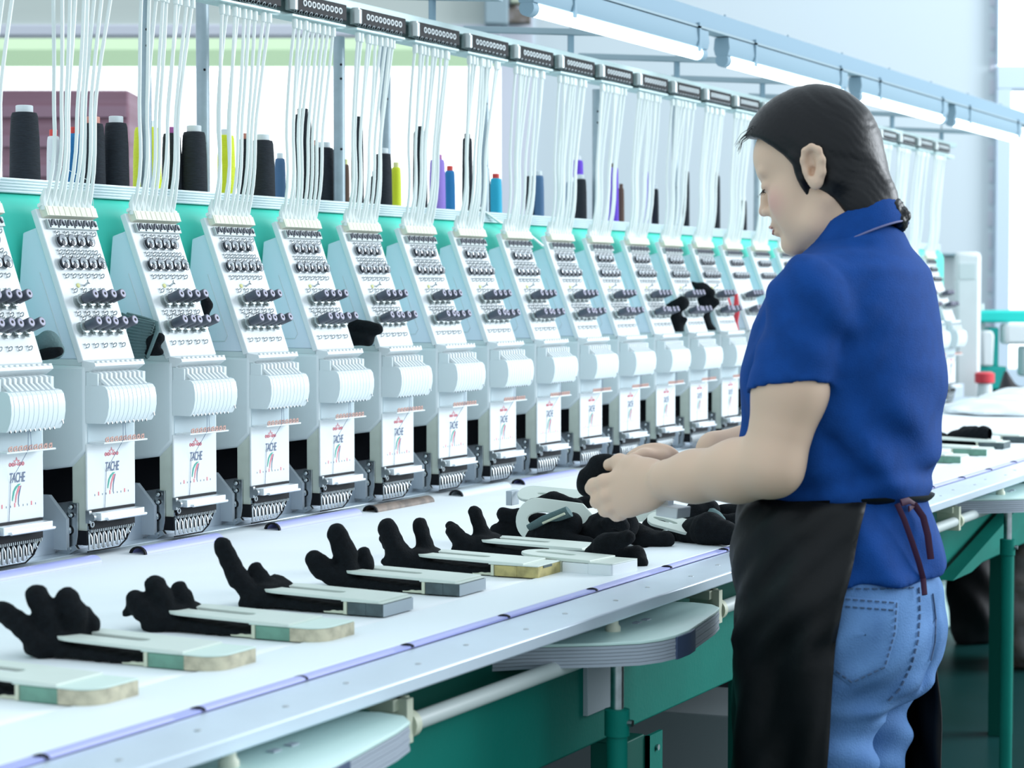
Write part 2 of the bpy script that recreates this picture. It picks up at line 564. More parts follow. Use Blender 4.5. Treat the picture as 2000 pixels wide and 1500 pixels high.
# long window on the left: blind above, transom beam, open pane below
b = MB().box(wallx(-900), wallx(978), 11.90, 11.93, wallz(57), wallz(-70))
facing('window_1', b, 'blind_grey', smooth=0)
b = MB().box(wallx(-900), wallx(978), 11.88, 12.02, wallz(78), wallz(56))
facing('trim_1', b, 'window_beam', bevel=.01)
# window on the right
b = MB()
z0, z1 = wallz(720), wallz(-80)
x0, x1 = wallx(1938), wallx(2300)
b.box(x0, wallx(1966), 11.94, 12.1, z0, wallz(178)).box(x0, wallx(1941), 11.94, 12.1, wallz(130), z1)
b.box(x0, x1, 11.94, 12.1, wallz(178), wallz(134)).box(x0, x1, 11.94, 12.1, z1 - .1, z1).box(x0, x1, 11.94, 12.1, z0 - .1, z0)
facing('window_2', b, 'window_frame', bevel=.008)
# worn strip of plaster beside the right window
b = MB(); rr = random.Random(3)
for i in range(26):
    z = wallz(740) + (4.0 - wallz(740)) * i / 26
    w = rr.uniform(.012, .03)
    b.box(wallx(1931) - w * .4, wallx(1931) + w, 11.994, 12.0, z, z + .08)
facing('trim_2', b, 'window_beam', smooth=0)

# bright sky outside both windows
d = 22.0
b = MB().add([(wallx(-1400, d), d, -1), (wallx(2900, d), d, -1), (wallx(2900, d), d, 9), (wallx(-1400, d), d, 9)], [(0, 1, 2, 3)])
facing('sky_outside', b, 'sky_glow', smooth=0)
# outside the window: a long pale-green awning
d = 17.0
b = MB().prism([(d, wallz(100, d)), (d + .9, wallz(92, d) + .25), (d + .9, wallz(92, d) + .2), (d, wallz(134, d))], wallx(-700, d), wallx(990, d), 'x')
o = facing('awning', b, 'awning_green', kind=False)
tag(o, 'long pale green awning outside the left window', 'awning')
# maroon cabinet at the far left
t = thing('storage_cabinet', 'maroon storage cabinet standing at far left behind the thread cones', 'cabinet', Matrix.Rotation(WROT, 3, 'Z') @ Vector((wallx(130, 9.5), 9.5, 0)), WROT)
hw = (255 - 5) / 2 / 4200 * 9.5; ztop = wallz(178, 9.5)
obj('body', MB().box(-hw, hw, 0, .5, .05, ztop), 'maroon_box', t, bevel=.01)
b = MB()
for k in range(4): b.box(-hw + .01, hw - .01, -.012, 0, ztop - .12 - k * .13, ztop - .07 - k * .13)
obj('front_rail', b, 'maroon_light', t)
obj('foot', MB().box(-hw + .02, -hw + .08, .05, .45, 0, .05).box(hw - .08, hw - .02, .05, .45, 0, .05), 'black_metal', t)

# clutter box on the pier at the top
t = thing('junction_box', 'grey and brown junction box high on the window pier', 'electrical box', Matrix.Rotation(WROT, 3, 'Z') @ Vector((wallx(1000), 11.96, wallz(60))), WROT)
obj('housing', MB().box(-.15, -.02, -.18, 0, 0, .35), 'bracket_paint', t, bevel=.01)
obj('wiring', MB().box(-.02, .10, -.12, 0, .02, .09).tube([(0, -.06, .1), (.04, -.1, .16), (.08, -.06, .12), (.03, -.12, .22)], .02), 'sack_brown', t)
obj('cover', MB().box(-.01, .08, -.13, 0, .12, .35), 'pipe_bracket', t, bevel=.01)

# ================================================================== MACHINE: fixed frame
X0, X1 = 1.55, 8.75
t = thing('machine_bed', 'long grey metal machine bed under the embroidery heads', 'machine bed', (X0, 0, 0))
obj('body', MB().box(0, X1 - X0, 2.262, 2.62, .78, .948), 'bed_metal', t, bevel=.003)
obj('front_ledge', MB().box(0, X1 - X0, 2.225, 2.262, .78, .893), 'bed_metal', t, bevel=.003)
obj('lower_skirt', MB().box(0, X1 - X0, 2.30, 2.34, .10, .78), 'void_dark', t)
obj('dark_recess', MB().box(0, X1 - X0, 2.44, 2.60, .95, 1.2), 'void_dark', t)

t = thing('head_housing', 'long turquoise steel beam behind all the embroidery heads', 'machine beam', (X0, 0, 0))
pr = [(2.352, 1.20), (2.352, 1.455)] + [(2.352 + .045 * (1 - math.cos(a)), 1.455 + .045 * math.sin(a)) for a in (.3, .6, .9, 1.2, 1.57)] + [(2.60, 1.50), (2.60, 1.20)]
obj('housing', MB().prism(pr, 0, X1 - X0), 'green_beam', t, smooth=30)

# shelf with ribbed front edge
t = thing('thread_shelf', 'long ribbed aluminium shelf carrying the thread cones', 'shelf', (X0, 0, 0))
obj('board', MB().box(0, X1 - X0, 2.372, 2.74, 1.500, 1.512), 'shelf_alu', t)
b = MB()
zz = [1.494, 1.4985, 1.503, 1.5075, 1.512]
b.box(0, X1 - X0, 2.366, 2.374, 1.494, 1.519)
for z in (1.4955, 1.5005, 1.5055, 1.5105, 1.5155): b.cyl((0, 2.366, z), (X1 - X0, 2.366, z), .0021, n=8)
obj('ribbed_edge', b, 'shelf_alu', t)

# top rail of thread-break sensors
t = thing('sensor_rail', 'long pale aqua top rail carrying the black thread sensors', 'rail', (2.3, 0, 0))
obj('rail_body', MB().box(0, 6.3, 2.262, 2.312, 1.905, 1.922).box(0, 6.3, 2.296, 2.312, 1.872, 1.922), 'pale_rail', t, bevel=.002)
obj('lower_strip', MB().box(0, 6.3, 2.272, 2.300, 1.862, 1.8725), 'pale_rail', t, bevel=.001)

# upright posts between shelf and rail
def upright(x, y, label, group, r=.0125, z0=1.512, z1=1.872):
    t = thing('support_post', label, 'post', (x, y, z0), 0, group)
    obj('post_tube', MB().cyl((0, 0, 0), (0, 0, z1 - z0), r, n=18), 'pole_grey', t)
    obj('base_flange', MB().lathe([(r * 1.7, 0), (r * 1.7, .004), (r, .006)], n=18), 'pole_grey', t)
    b = MB()
    for z in (.12, .27, z1 - z0 - .06): b.ball((-r * .6, -r * .75, z), .0028)
    obj('bolt_hole', b, 'black_metal', t)
    return t
names = ['the leftmost slim grey post rising through the second tube bundle', 'grey round post left of the fifth tube bundle', 'grey round post at the right edge of the seventh tube bundle', 'grey round post behind the tenth tube bundle']
for (x, y), l in zip([(3.29, 2.39), (3.985, 2.39), (4.67, 2.39), (5.33, 2.39)], names): upright(x, y, l, 'posts along the shelf front', .0105 if x != 3.985 else .0125)
names = ['thick grey post with a bolt hole left of the fourth tube bundle', 'thick grey post between the fifth and sixth tube bundles']
for (x, y), l in zip([(3.70, 2.545), (4.455, 2.545)], names): upright(x, y, l, 'posts along the shelf back', .0135, z1=1.99)
for x in (5.9, 6.6, 7.3): upright(x, 2.39, 'slim grey post among the crowded far tube bundles', 'far posts along the shelf', .0105)

# overhead light line on brackets from the rail
lampy = 2.10
for i, (xp, lab) in enumerate([(4.21, 'first pale bracket arm, its post above the seventh tube bundle'), (4.94, 'pale bracket arm reaching to the nearest lamp tube'), (5.65, 'pale bracket arm reaching to the joint between first and second lamps'),
                               (6.357, 'pale bracket arm just above the hair of the woman'), (7.06, 'pale bracket arm hidden behind the head of the woman'), (7.765, 'pale bracket arm right of the head of the woman'), (8.45, 'last pale bracket arm at the far end of the light line')]):
    t = thing('lamp_bracket', lab, 'bracket', (xp, 2.285, 1.922), 0, 'brackets holding the light line')
    h = .046 if i < 6 else .03
    obj('upright', MB().cyl((0, 0, 0), (0, 0, h + .012), .0085, n=12), 'lamp_body', t)
    b = MB().prism([(-.17, h - .010), (.30, h + .026), (.30, h + .042), (-.17, h + .006)], -.012, .012, 'x')
    obj('arm', b, 'bracket_paint', t, bevel=.002)
    obj('bolt', MB().cyl((0, 0, h + .012), (0, 0, h + .034), .004, n=8), 'steel', t)

t = thing('light_trunking', 'long pale blue trunking running above the fluorescent lamps', 'trunking', (3.9, lampy, 2.018))
obj('channel', MB().box(0, 5.6, -.018, .018, .006, .052), 'trunk_paint', t, bevel=.002)
obj('lower_lip', MB().box(0, 5.6, -.022, .022, 0, .006), 'bracket_paint', t)
b = MB()
for k in range(10): b.cyl((.6 + k * .52, 0, .05), (.6 + k * .52, 0, .062), .003, n=6)
obj('screw', b, 'lamp_body', t)

labs = ['nearest fluorescent lamp, above the ninth to twelfth tube bundles', 'fluorescent lamp ending at the hair of the woman', 'fluorescent lamp emerging right of the head of the woman', 'farthest fluorescent lamp reaching the right window']
for k, x in enumerate((4.305, 5.515, 6.715, 7.88)):
    t = thing('fluorescent_lamp', labs[k], 'lamp', (x, lampy, 1.955), 0, 'fluorescent lamps over the machine')
    L = 1.06
    obj('housing', MB().prism([(-.02, .060), (.02, .060), (.023, .03), (.018, .012), (-.018, .012), (-.023, .03)], 0, L), 'lamp_body', t, smooth=30)
    obj('tube', MB().cyl((.03, 0, .000), (L - .03, 0, .000), .0165, n=18), 'lamp_white', t)
    for xx in (0, L - .03):
        obj('end_cap', MB().lathe([(.0, 0), (.0185, .001), (.0185, .03), (0, .031)], (xx, 0, 0), (1, 0, 0), 18), 'lamp_body', t)
        obj('holder', MB().box(xx + .004, xx + .026, -.012, .012, .0, .02), 'lamp_body', t)
    for xx in (.2, L - .08):
        obj('clip', MB().box(xx, xx + .012, -.027, -.021, .0, .075).box(xx, xx + .012, -.027, .02, .06, .066), 'lamp_white' if False else 'lamp_body', t)

# ================================================================== WORK TABLE
t = thing('embroidery_table', 'long white cloth covered embroidery table in front of the heads', 'table', (X0, 0, 0))
LX = X1 - X0
obj('table_top', MB().box(0, LX, 1.30, 2.225, .850, .8795), 'table_metal', t, bevel=.002)
for (x, w) in ((.4, .06), (2.6, .06), (4.8, .06), (6.9, .06)):
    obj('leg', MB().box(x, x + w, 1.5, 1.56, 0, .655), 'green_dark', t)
b = MB(); NX, NY = 150, 24
vs = []
for i in range(NX + 1):
    for j in range(NY + 1):
        x = LX * i / NX; y = 1.425 + (2.222 - 1.425) * j / NY
        z = .8855 + .0012 * math.sin(x * 3.1 + y * 5) * math.sin(y * 9) + (.006 * max(0, (y - 2.15) / .07) ** 2)
        vs.append((x, y, z))
fs = [(i * (NY + 1) + j, (i + 1) * (NY + 1) + j, (i + 1) * (NY + 1) + j + 1, i * (NY + 1) + j + 1) for i in range(NX) for j in range(NY)]
b.add(vs, fs)
o = obj('backing_cloth', b, 'cloth_white', loc=(X0, 0, 0))
sm = o.modifiers.new('thick', 'SOLIDIFY'); sm.thickness = .003; sm.offset = -1
tag(o, 'white backing cloth stretched flat over the long embroidery table', 'cloth')
t = thing('front_rail', 'long pale aluminium rail with screw heads along table front', 'rail', (X0, 0, 0))
obj('rail_body', MB().box(0, LX, 1.2, 1.296, .8655, .8835), 'table_metal', t, bevel=.0025)
obj('inner_strip', MB().box(0, LX, 1.314, 1.432, .8795, .8875), 'front_strip', t, bevel=.002)
obj('lower_flange', MB().box(0, LX, 1.262, 1.298, .8505, .8655), 'alu_dull', t)
b = MB()
for k in range(48): b.lathe([(.004, 0), (.004, .0006), (.0025, .0012)], (.1 + k * .147, 1.235 + (.012 if k % 2 else 0), .8835), n=10)
obj('screw', b, 'steel', t)

# spring clips that hold the cloth: front row and back row
def cloth_clip(L, r, col, name, flat=.75):
    b = MB()
    prof = [(r * math.cos(a), r * math.sin(a) * flat) for a in [math.pi * (-.05 + 1.1 * i / 9) for i in range(10)]]
    prof += [((r - .0016) * math.cos(a), (r - .0016) * math.sin(a) * flat) for a in [math.pi * (1.05 - 1.1 * i / 9) for i in range(10)]]
    b.prism(prof, 0, L)
    o = obj(name, b, col, smooth=50)
    e = MB()
    prof2 = [((r + .0006) * math.cos(a), (r + .0006) * math.sin(a) * (flat + .03)) for a in [math.pi * (-.05 + 1.1 * i / 9) for i in range(10)]]
    prof2 += [((r - .003) * math.cos(a), (r - .003) * math.sin(a) * flat) for a in [math.pi * (1.05 - 1.1 * i / 9) for i in range(10)]]
    e.prism(prof2, -.003, .002)
    obj('dark_end', e, 'black_metal', o)
    return o
proto = None
fx = [1.62, 1.88, 2.085, 2.335, 2.605, 2.897, 3.189, 3.444, 3.70, 3.97, 4.24, 4.50, 4.76, 5.03, 5.29, 5.55, 5.81, 6.07]
place = ['at the bottom left corner', 'second from the near end', 'third from the near end', 'below the second glove board', 'below the third glove board', 'beside the fourth glove board', 'nearest the glove pile', 'at the apron of the woman']
for i, x in enumerate(fx):
    if proto is None: o = proto = cloth_clip(.205, .0085, 'clip_violet', 'cloth_clip', .38)
    else: o = dup(proto)
    o.location = (x, 1.304, .8855)
    lab = 'violet clip strip on the front rail ' + place[i] if i < len(place) else 'violet clip strip on the front rail beyond the woman'
    tag(o, lab, 'clip', 'front clips' if i < len(place) else 'front clips beyond the woman')
# dark violet inserts showing in the gaps of the front clip row
t = thing('clip_channel', 'violet channel strip running under the front clips', 'channel', (X0, 1.297, .8835))
obj('strip', MB().box(0, LX, 0, .018, 0, .003), 'clip_violet', t)
bp = [(2.50, .33, 'clip_violet', 'violet cloth clip at the needle line below the leftmost head'), (2.951, .232, 'clip_violet', 'violet cloth clip below the second embroidery head'), (3.367, .30, 'clip_violet', 'violet cloth clip below the fourth head'),
      (3.728, .24, 'clip_brown', 'brown worn cloth clip below the fifth head'), (4.096, .235, 'clip_grey', 'clear grey cloth clip below the seventh head'), (4.40, .3, 'clip_violet', 'violet cloth clip below the eighth head'),
      (4.80, .26, 'clip_violet', 'violet cloth clip below the tenth head beside the hands'), (5.2, .26, 'clip_grey', 'clear grey cloth clip behind the arms of the woman'), (5.6, .26, 'clip_violet', 'violet cloth clip just left of the blue shirt')]
for x, L, c, lab in bp:
    o = cloth_clip(L, .0165, c, 'cloth_clip'); o.location = (x, 2.166, .886)
    tag(o, lab, 'clip', 'cloth clips along the needle line')

# green under-frame
t = thing('table_frame', 'green steel beam of the machine frame under the table', 'machine frame', (X0, 0, 0))
obj('front_beam', MB().box(0, 3.1, 1.30, 1.36, .655, .79), 'green_frame', t, bevel=.004)
for px0 in (2.80, 4.0):
    obj('mount_plate', MB().box(px0 + .055 - X0, px0 + .16 - X0, 1.292, 1.30, .705, .80), 'block_grey', t, bevel=.001)
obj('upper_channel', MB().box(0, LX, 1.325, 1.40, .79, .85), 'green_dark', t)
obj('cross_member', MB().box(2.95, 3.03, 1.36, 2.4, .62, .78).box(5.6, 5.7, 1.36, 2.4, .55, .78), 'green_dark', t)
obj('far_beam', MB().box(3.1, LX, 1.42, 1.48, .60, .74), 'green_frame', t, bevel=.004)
obj('brace', MB().prism([(3.62, .62), (3.80, .62), (5.3, .80), (5.3, .86), (5.0, .86)], 1.36, 1.40, 'y'), 'green_frame', t)
t = thing('pvc_pipe', 'pale plastic pipe running under the table front', 'pipe', (X0, 1.262, .805))
obj('tube', MB().cyl((0, 0, 0), (5.2, 0, 0), .0115, n=16), 'pvc_pipe', t)
for x in (2.245, 3.29, 4.81):
    obj('bracket', MB().box(x - X0 - .008, x - X0 + .008, -.012, .04, -.02, .0345).box(x - X0 - .02, x - X0 + .02, .0, .045, .02, .0345), 'pipe_bracket', t, bevel=.001)
    obj('collar', MB().cyl((x - X0 + .008, 0, 0), (x - X0 + .022, 0, 0), .017, n=16), 'pipe_bracket', t)

# small side trays on green legs
outl = [(-.045, 1.335), (0, 1.292), (.03, 1.25), (.065, 1.20), (.10, 1.162), (.135, 1.145), (.17, 1.138), (.22, 1.138), (.30, 1.150), (.40, 1.166), (.45, 1.178), (.475, 1.20), (.482, 1.235), (.47, 1.275), (.44, 1.335)]
def tray(x, lab, tape=True):
    t = thing('side_tray', lab, 'tray', (x, 0, .808), 0, 'side trays along the table front')
    obj('tray_top', MB().prism(outl, .0295, .034, 'z'), 'tray_top', t, bevel=.001)
    b = MB(); cx = .22; cy = 1.25
    for k in range(6):
        s = .995 if k % 2 else 1.0
        b.prism([(cx + (px - cx) * s, cy + (py - cy) * s) for px, py in outl], .0295 * k / 6, .0295 * (k + 1) / 6 - .0006, 'z')
    obj('ribbed_edge', b, 'tray_edge', t)
    if tape:
        b = MB(); q = [(.172, 1.1385), (.220, 1.1385), (.255, 1.1435), (.255, 1.1405), (.220, 1.1352), (.172, 1.1352)]
        b.prism(q, -.001, .031, 'z')
        obj('dark_tape', b, 'tray_tape', t)
    obj('knob', MB().lathe([(.011, 0), (.011, .006), (.008, .010), (.008, .018), (.012, .02), (.012, .026), (.003, .028)], (.165, 1.232, .034), n=14), 'beige_plastic', t)
    b = MB()
    for k in range(2): b.box(.24 + k * .035, .255 + k * .035, 1.225, 1.235, .034, .0355)
    obj('slot', b, 'tray_edge', t)
    return t
def leg(x, lab):
    t = thing('tray_stand', lab, 'tray stand', (x, 1.2, 0), 0, 'green legs under the side trays')
    obj('sleeve', MB().cyl((0, 0, .0), (0, 0, .735), .0150, n=20), 'teal_dark' if False else 'green_frame', t)
    obj('collar', MB().lathe([(.0178, .705), (.0178, .742), (.013, .743)], n=20), 'green_frame', t)
    obj('rod', MB().cyl((0, 0, .74), (0, 0, .808), .0095, n=16), 'steel', t)
    obj('clamp_screw', MB().cyl((.0, -.016, .724), (.0, -.024, .724), .005, n=8), 'steel', t)
    obj('foot', MB().lathe([(.03, 0), (.03, .006), (.015, .012)], n=18), 'black_metal', t)
    return t
for x, l in ((1.665, 'nearest side tray, cut by the bottom edge of the photo'), (2.645, 'aqua side tray with dark tape on its ribbed edge'), (4.95, 'far side tray right of the woman')):
    tray(x, l, tape=x < 3); leg(x + .107, 'green leg under the ' + l.replace(', cut by the bottom edge of the photo', ' at the bottom edge'))

# things under the table
t = thing('mounting_bracket', 'small green steel bracket post low beside the tray leg', 'bracket', (3.105, 1.30, 0))
obj('plate', MB().box(0, .058, 0, .006, .0, .628).box(0, .006, 0, .05, .0, .628), 'green_frame', t)
obj('bolt', MB().cyl((.033, -.004, .605), (.033, 0, .605), .005, n=8), 'steel', t)
obj('side_box', MB().box(-.09, -.002, .006, .06, 0, .632), 'green_dark', t, bevel=.002)
t = thing('lit_floor_block', 'grey metal cover box standing under the table', 'cover box', (4.6, 1.45, 0))
obj('cover', MB().prism([(0, 0), (.80, 0), (.80, .338), (.52, .350), (0, .362)], 0, .35, 'x'), 'lit_floor_grey', t, bevel=.004)  # made-up block: its near face imitates a lit patch of floor
t = thing('storage_bin', 'pale aqua bin far under the table behind the woman', 'bin', (8.3, 2.2, 0))
obj('body', MB().prism([(0, 0), (.62, 0), (.66, .14), (.05, .15)], 0, .3, 'x'), 'panel_aqua', t, bevel=.01)
t = thing('waste_bag', 'black bag standing on the floor behind the green leg', 'bag', (8.0, 2.02, 0))
f = SDF().ell((0, 0, .20), (.11, .11, .24), k=.05).ell((.02, .03, .40), (.07, .07, .10), k=.06)
f.disp = lambda P: .012 * np.sin(P[:, 0] * 37 + P[:, 2] * 21) * np.sin(P[:, 1] * 33 - P[:, 2] * 17)
f.fn(lambda P: -P[:, 2], .01, 'and')
sdf_obj('bag_body', f, (-.3, -.3, -.03), (.3, .3, .65), .014, 'black_bag', t)
t = thing('cloth_sack', 'brown patterned sack on the floor at the right edge', 'sack', (7.62, 1.70, 0))
f = SDF().ell((0, 0, .2), (.17, .15, .26), k=.05).ell((.03, 0, .46), (.10, .10, .12), k=.08)
f.disp = lambda P: .014 * np.sin(P[:, 0] * 41 + P[:, 2] * 23) * np.sin(P[:, 1] * 29 - P[:, 2] * 31)
f.fn(lambda P: -P[:, 2], .01, 'and')
sdf_obj('sack_body', f, (-.3, -.3, -.03), (.3, .3, .65), .014, 'sack_brown', t)

# ================================================================== EMBROIDERY HEADS
HY, HZ, PIT = 2.203, .885, .245
HX = [2.862 + PIT * (n - 1) for n in range(0, 24)]
W = .132
# tension panel frame: origin at its top-left-front, a along x, b down the slope, c outward
PT, PB = Vector((0, 2.301 - HY, 1.466 - HZ)), Vector((0, 2.206 - HY, 1.214 - HZ))
eb = (PB - PT).normalized(); ea = Vector((1, 0, 0)); ec = eb.cross(ea)
if ec.y > 0: ec = -ec
PL = (PB - PT).length
MP = Matrix(((ea.x, eb.x, ec.x, PT.x), (ea.y, eb.y, ec.y, PT.y), (ea.z, eb.z, ec.z, PT.z), (0, 0, 0, 1)))


def A(y, z): return (y - HY, z - HZ)


def make_head():
    t = thing('embroidery_station', 'embroidery head', 'embroidery head', (HX[0], HY, HZ))
    # lower arm body
    prof = [A(2.2045, 1.064), A(2.234, 1.038), A(2.29, 1.030), A(2.42, 1.030), A(2.42, 1.206), A(2.2045, 1.206)]
    obj('arm', MB().prism(prof, -.002, W + .006), 'white_plastic', t, bevel=.006, seg=3)
    prof = [A(2.2145, 1.2055), A(2.335, 1.2055), A(2.335, 1.216), A(2.2125, 1.216)]
    obj('arm_ledge', MB().prism(prof, .002, W - .002), 'guide_grey', t, bevel=.001)
    prof = [A(2.2175, 1.216), A(2.356, 1.216), A(2.338, 1.40), A(2.335, 1.426), A(2.302, 1.436)]
    obj('upper_arm', MB().prism(prof, .004, W + .004), 'arm_paint', t, bevel=.002)
    prof = [(.02, -.012), (PL - .012, -.012), (PL - .012, -.008)]
    # side cover seam
    b = MB().tube([Vector((.0035, *A(2.342, 1.235))), Vector((.0035, *A(2.262, 1.235))), Vector((.0035, *A(2.256, 1.245))), Vector((.0035, *A(2.300, 1.36)))], .0007, 5)
    obj('cover_seam', b, 'guide_grey', t)
    # sloping tension panel
    b = MB().box(-.004, W + .012, 0, PL, -.012, 0)
    b.v = [(x - (.004 if False else 0) - (0 if x < .05 else .006 * yy / PL), yy, z) for x, yy, z in b.v]
    b.xf(MP); obj('tension_panel', b, 'panel_white', t, bevel=.0015)
    # comb that takes the nine tubes
    b = MB().box(.004, W + .008, .000, .017, 0, .014)
    for i in range(9): b.box(.008 + i * .0145, .0088 + i * .0145, .0005, .0165, .0142, .0146)
    b.xf(MP); obj('tube_comb', b, 'beige_plastic', t, bevel=.001)
    b = MB()
    for i in range(10): b.obox((.006 + i * .0144, -.003, .006), (.0105, .006, .010), Matrix.Rotation(.35, 3, 'Z'))
    b.xf(MP); obj('comb_teeth', b, 'tube_white', t)
    # pre-tensioner row
    b = MB().box(.008, W + .008, .021, .037, 0, .007); b.m(1)
    for i in range(6):
        x = .014 + i * .0215
        b.obox((x + .004, .027, .008), (.003, .011, .003), Matrix.Rotation(.5, 3, 'Z')).obox((x + .011, .027, .008), (.003, .011, .003), Matrix.Rotation(-.5, 3, 'Z'))
        b.box(x - .003, x - .0018, .022, .036, .007, .0085)
    b.xf(MP); obj('thread_sensor', b, ['clear_disc', 'knob_dark'], t)
    # bright wheels and dark tension knobs: one mesh each, copied
    b = MB().cyl((0, 0, 0), (0, 0, .013), .003, n=10)
    b.lathe([(.003, .003), (.0105, .0035), (.0105, .0048), (.004, .0062), (.004, .0072), (.0105, .009), (.0105, .0102), (.003, .0115)], n=18)
    b.m(1).lathe([(.0086, .0050), (.0090, .007), (.0086, .0088)], n=16)
    b.torus((0, 0, .0098), (0, 0, 1), .0102, .0008, 18, 5)
    b.cyl((-.0025, .0052, .0096), (-.0025, .0056, .0116), .0046, n=10)
    b.m(2).ball((0, -.001, .0135), .0028)
    w0 = obj('thread_wheel', b, ['wheel_steel', 'dark_rubber', 'panel_white'], t)
    pos = [(.030 + .0245 * i, .059) for i in range(4)] + [(.018 + .0245 * i, .0995) for i in range(5)]
    for i, (a, bb) in enumerate(pos):
        o = w0 if i == 0 else w0.copy()
        if i: COL.objects.link(o)
        o.parent = t; o.matrix_local = MP @ Matrix.Translation((a, bb, 0))
    b = MB(); b.m(1).lathe([(.011, .001), (.0112, .003), (.005, .005), (.005, .008), (.0112, .0105), (.0112, .0125), (.004, .014)], n=18)
    b.torus((0, 0, .0165), (0, 0, 1), .0052, .0011, 14, 5).torus((0, 0, .0195), (0, 0, 1), .0052, .0011, 14, 5)
    b.cyl((0, .0105, .004), (0, .0125, .010), .0028, n=8)
    b.m(0).lathe([(.0078, .016), (.0086, .017), (.0086, .0395), (.0078, .041)], n=18)
    b.m(2).lathe([(.0066, .0411), (.0066, .0415), (.0026, .0417)], n=18); b.m(3).cyl((0, 0, .041), (0, 0, .0421), .0026, n=10)
    k0 = obj('tension_knob', b, ['knob_dark', 'clear_disc', 'knob_face', 'black_metal'], t)
    pos = [(.030 + .0245 * i, .166) for i in range(4)] + [(.016 + .0245 * i, .2135) for i in range(5)]
    rk = random.Random(5)
    for i, (a, bb) in enumerate(pos):
        o = k0 if i == 0 else k0.copy()
        if i: COL.objects.link(o)
        o.parent = t; o.matrix_local = MP @ Matrix.Translation((a, bb, rk.uniform(-.004, 0)))
    # rows of little thread eyelets
    b = MB()
    for row, n, a0 in ((.078, 6, .022), (.084, 6, .028), (.121, 6, .020), (.196, 4, .030), (.188, 5, .02), (.245, 5, .016), (.045, 5, .03), (.147, 4, .03)):
        for i in range(n):
            a = a0 + .0245 * i if n < 6 else a0 + .019 * i
            b.torus((a, row, .0035), (1, .4, 0), .0036, .0010, 10, 5); b.cyl((a - .004, row - .004, 0), (a - .004, row - .004, .0045), .0011, n=6)
    b.xf(MP); obj('thread_eyelet', b, 'steel', t)
    b = MB().cyl((.062, .137, 0), (.058, .135, .015), .0018, n=8).cyl((.058, .135, .013), (.058, .135, .016), .004, n=10)
    b.xf(MP); obj('stop_pin', b, 'steel', t)
    b = MB().lathe([(.004, 0), (.004, .002), (.002, .0035)], (.044, .137, 0), (0, 0, 1), 12); b.xf(MP); obj('indicator_light', b, 'led_yellow', t)
    # serrated lip below the panel
    pf = [A(2.212, 1.214), A(2.186, 1.2105), A(2.184, 1.205), A(2.198, 1.196), A(2.212, 1.196)]
    b = MB().prism(pf, .0, W + .004)
    for i in range(10): b.obox((.008 + i * .0135, A(2.187, 1.212)[0], A(2.187, 1.212)[1]), (.007, .005, .003))
    obj('guide_lip', b, 'panel_white', t)
    obj('slot_shadow', MB().box(.003, W - .002, *A(2.199, 0)[:1], *A(2.212, 0)[:1], 1.188 - HZ, 1.199 - HZ), 'guide_grey', t)
    # take-up lever guide: recess with zig-zag bars
    b = MB().prism([A(2.204, 1.196), A(2.180, 1.193), A(2.180, 1.172), A(2.204, 1.172)], 0, .004)
    b.prism([A(2.204, 1.196), A(2.180, 1.193), A(2.180, 1.172), A(2.204, 1.172)], W - .008, W)
    obj('guide_cheek', b, 'white_plastic', t, bevel=.001)
    b = MB().prism([A(2.205, 1.196), A(2.196, 1.190), A(2.190, 1.172), A(2.205, 1.172)], .003, W - .004)
    obj('guide_back', b, 'guide_grey', t)
    b = MB()
    for i in range(9):
        x = .010 + i * .0128
        p1 = [A(2.200, 1.196), A(2.183, 1.1945), A(2.180, 1.192), A(2.180, 1.1845), A(2.1655, 1.1735), A(2.169, 1.171), A(2.188, 1.184), A(2.196, 1.190)]
        b.prism(p1, x, x + .0055)
    obj('guide_bar', b, 'panel_white', t)
    # ribbed take-up cover
    def cover_prof(d):
        return [A(2.205, 1.173), A(2.172 + d, 1.1735), A(2.165 + d, 1.1715), A(2.1605 + d, 1.166), A(2.1575 + d, 1.152), A(2.1575 + d, 1.138), A(2.160 + d, 1.125), A(2.1655 + d, 1.1135), A(2.1685 + d, 1.1105), A(2.205, 1.1105)]
    b = MB().prism(cover_prof(.0018), .001, W - .001)
    b.prism(cover_prof(0), .0, .0065)
    for i in range(9): b.prism(cover_prof(0), .0078 + i * .0118, .0078 + i * .0118 + .0105)
    b.prism(cover_prof(0), .0078 + 9 * .0118, W)
    obj('ribbed_cover', b, 'white_plastic', t, smooth=25)
    b = MB()
    for i in range(10):
        x = .007 + i * .0118; b.obox((x, *A(2.1668, 1.1125)), (.0016, .003, .007), Matrix.Rotation(-.4, 3, 'X'))
    b.obox((W - .004, *A(2.1605, 1.122)), (.0016, .002, .008), Matrix.Rotation(-.3, 3, 'X'))
    obj('slot_mark', b, 'steel', t)
    # grey recess plate behind the needle threads, eyelet bar
    obj('recess_plate', MB().box(.004, W - .002, *A(2.2035, 0)[:1], *A(2.210, 0)[:1], 1.076 - HZ, 1.1108 - HZ), 'smoke_plate', t)
    obj('eyelet_bar', MB().box(.006, W - .006, *A(2.172, 0)[:1], *A(2.204, 0)[:1], 1.0765 - HZ, 1.0795 - HZ), 'panel_white', t, bevel=.0008)
    b = MB()
    for i in range(9): b.torus((.016 + i * .0122, *A(2.174, 1.0835)), (0, 1, .2), .0033, .0012, 12, 5).cyl((.020 + i * .0122, *A(2.174, 1.0795)), (.020 + i * .0122, *A(2.174, 1.088)), .0009, n=6)
    obj('eyelet', b, 'eyelet_salmon', t)
    b = MB().tube([Vector((.055, *A(2.170, 1.112))), Vector((.0555, *A(2.171, 1.08))), Vector((.050, *A(2.2015, 1.03))), Vector((.045, *A(2.2015, .966)))], .00045, 5)
    b.tube([Vector((.060, *A(2.170, 1.112))), Vector((.064, *A(2.171, 1.08)))], .0004, 5)
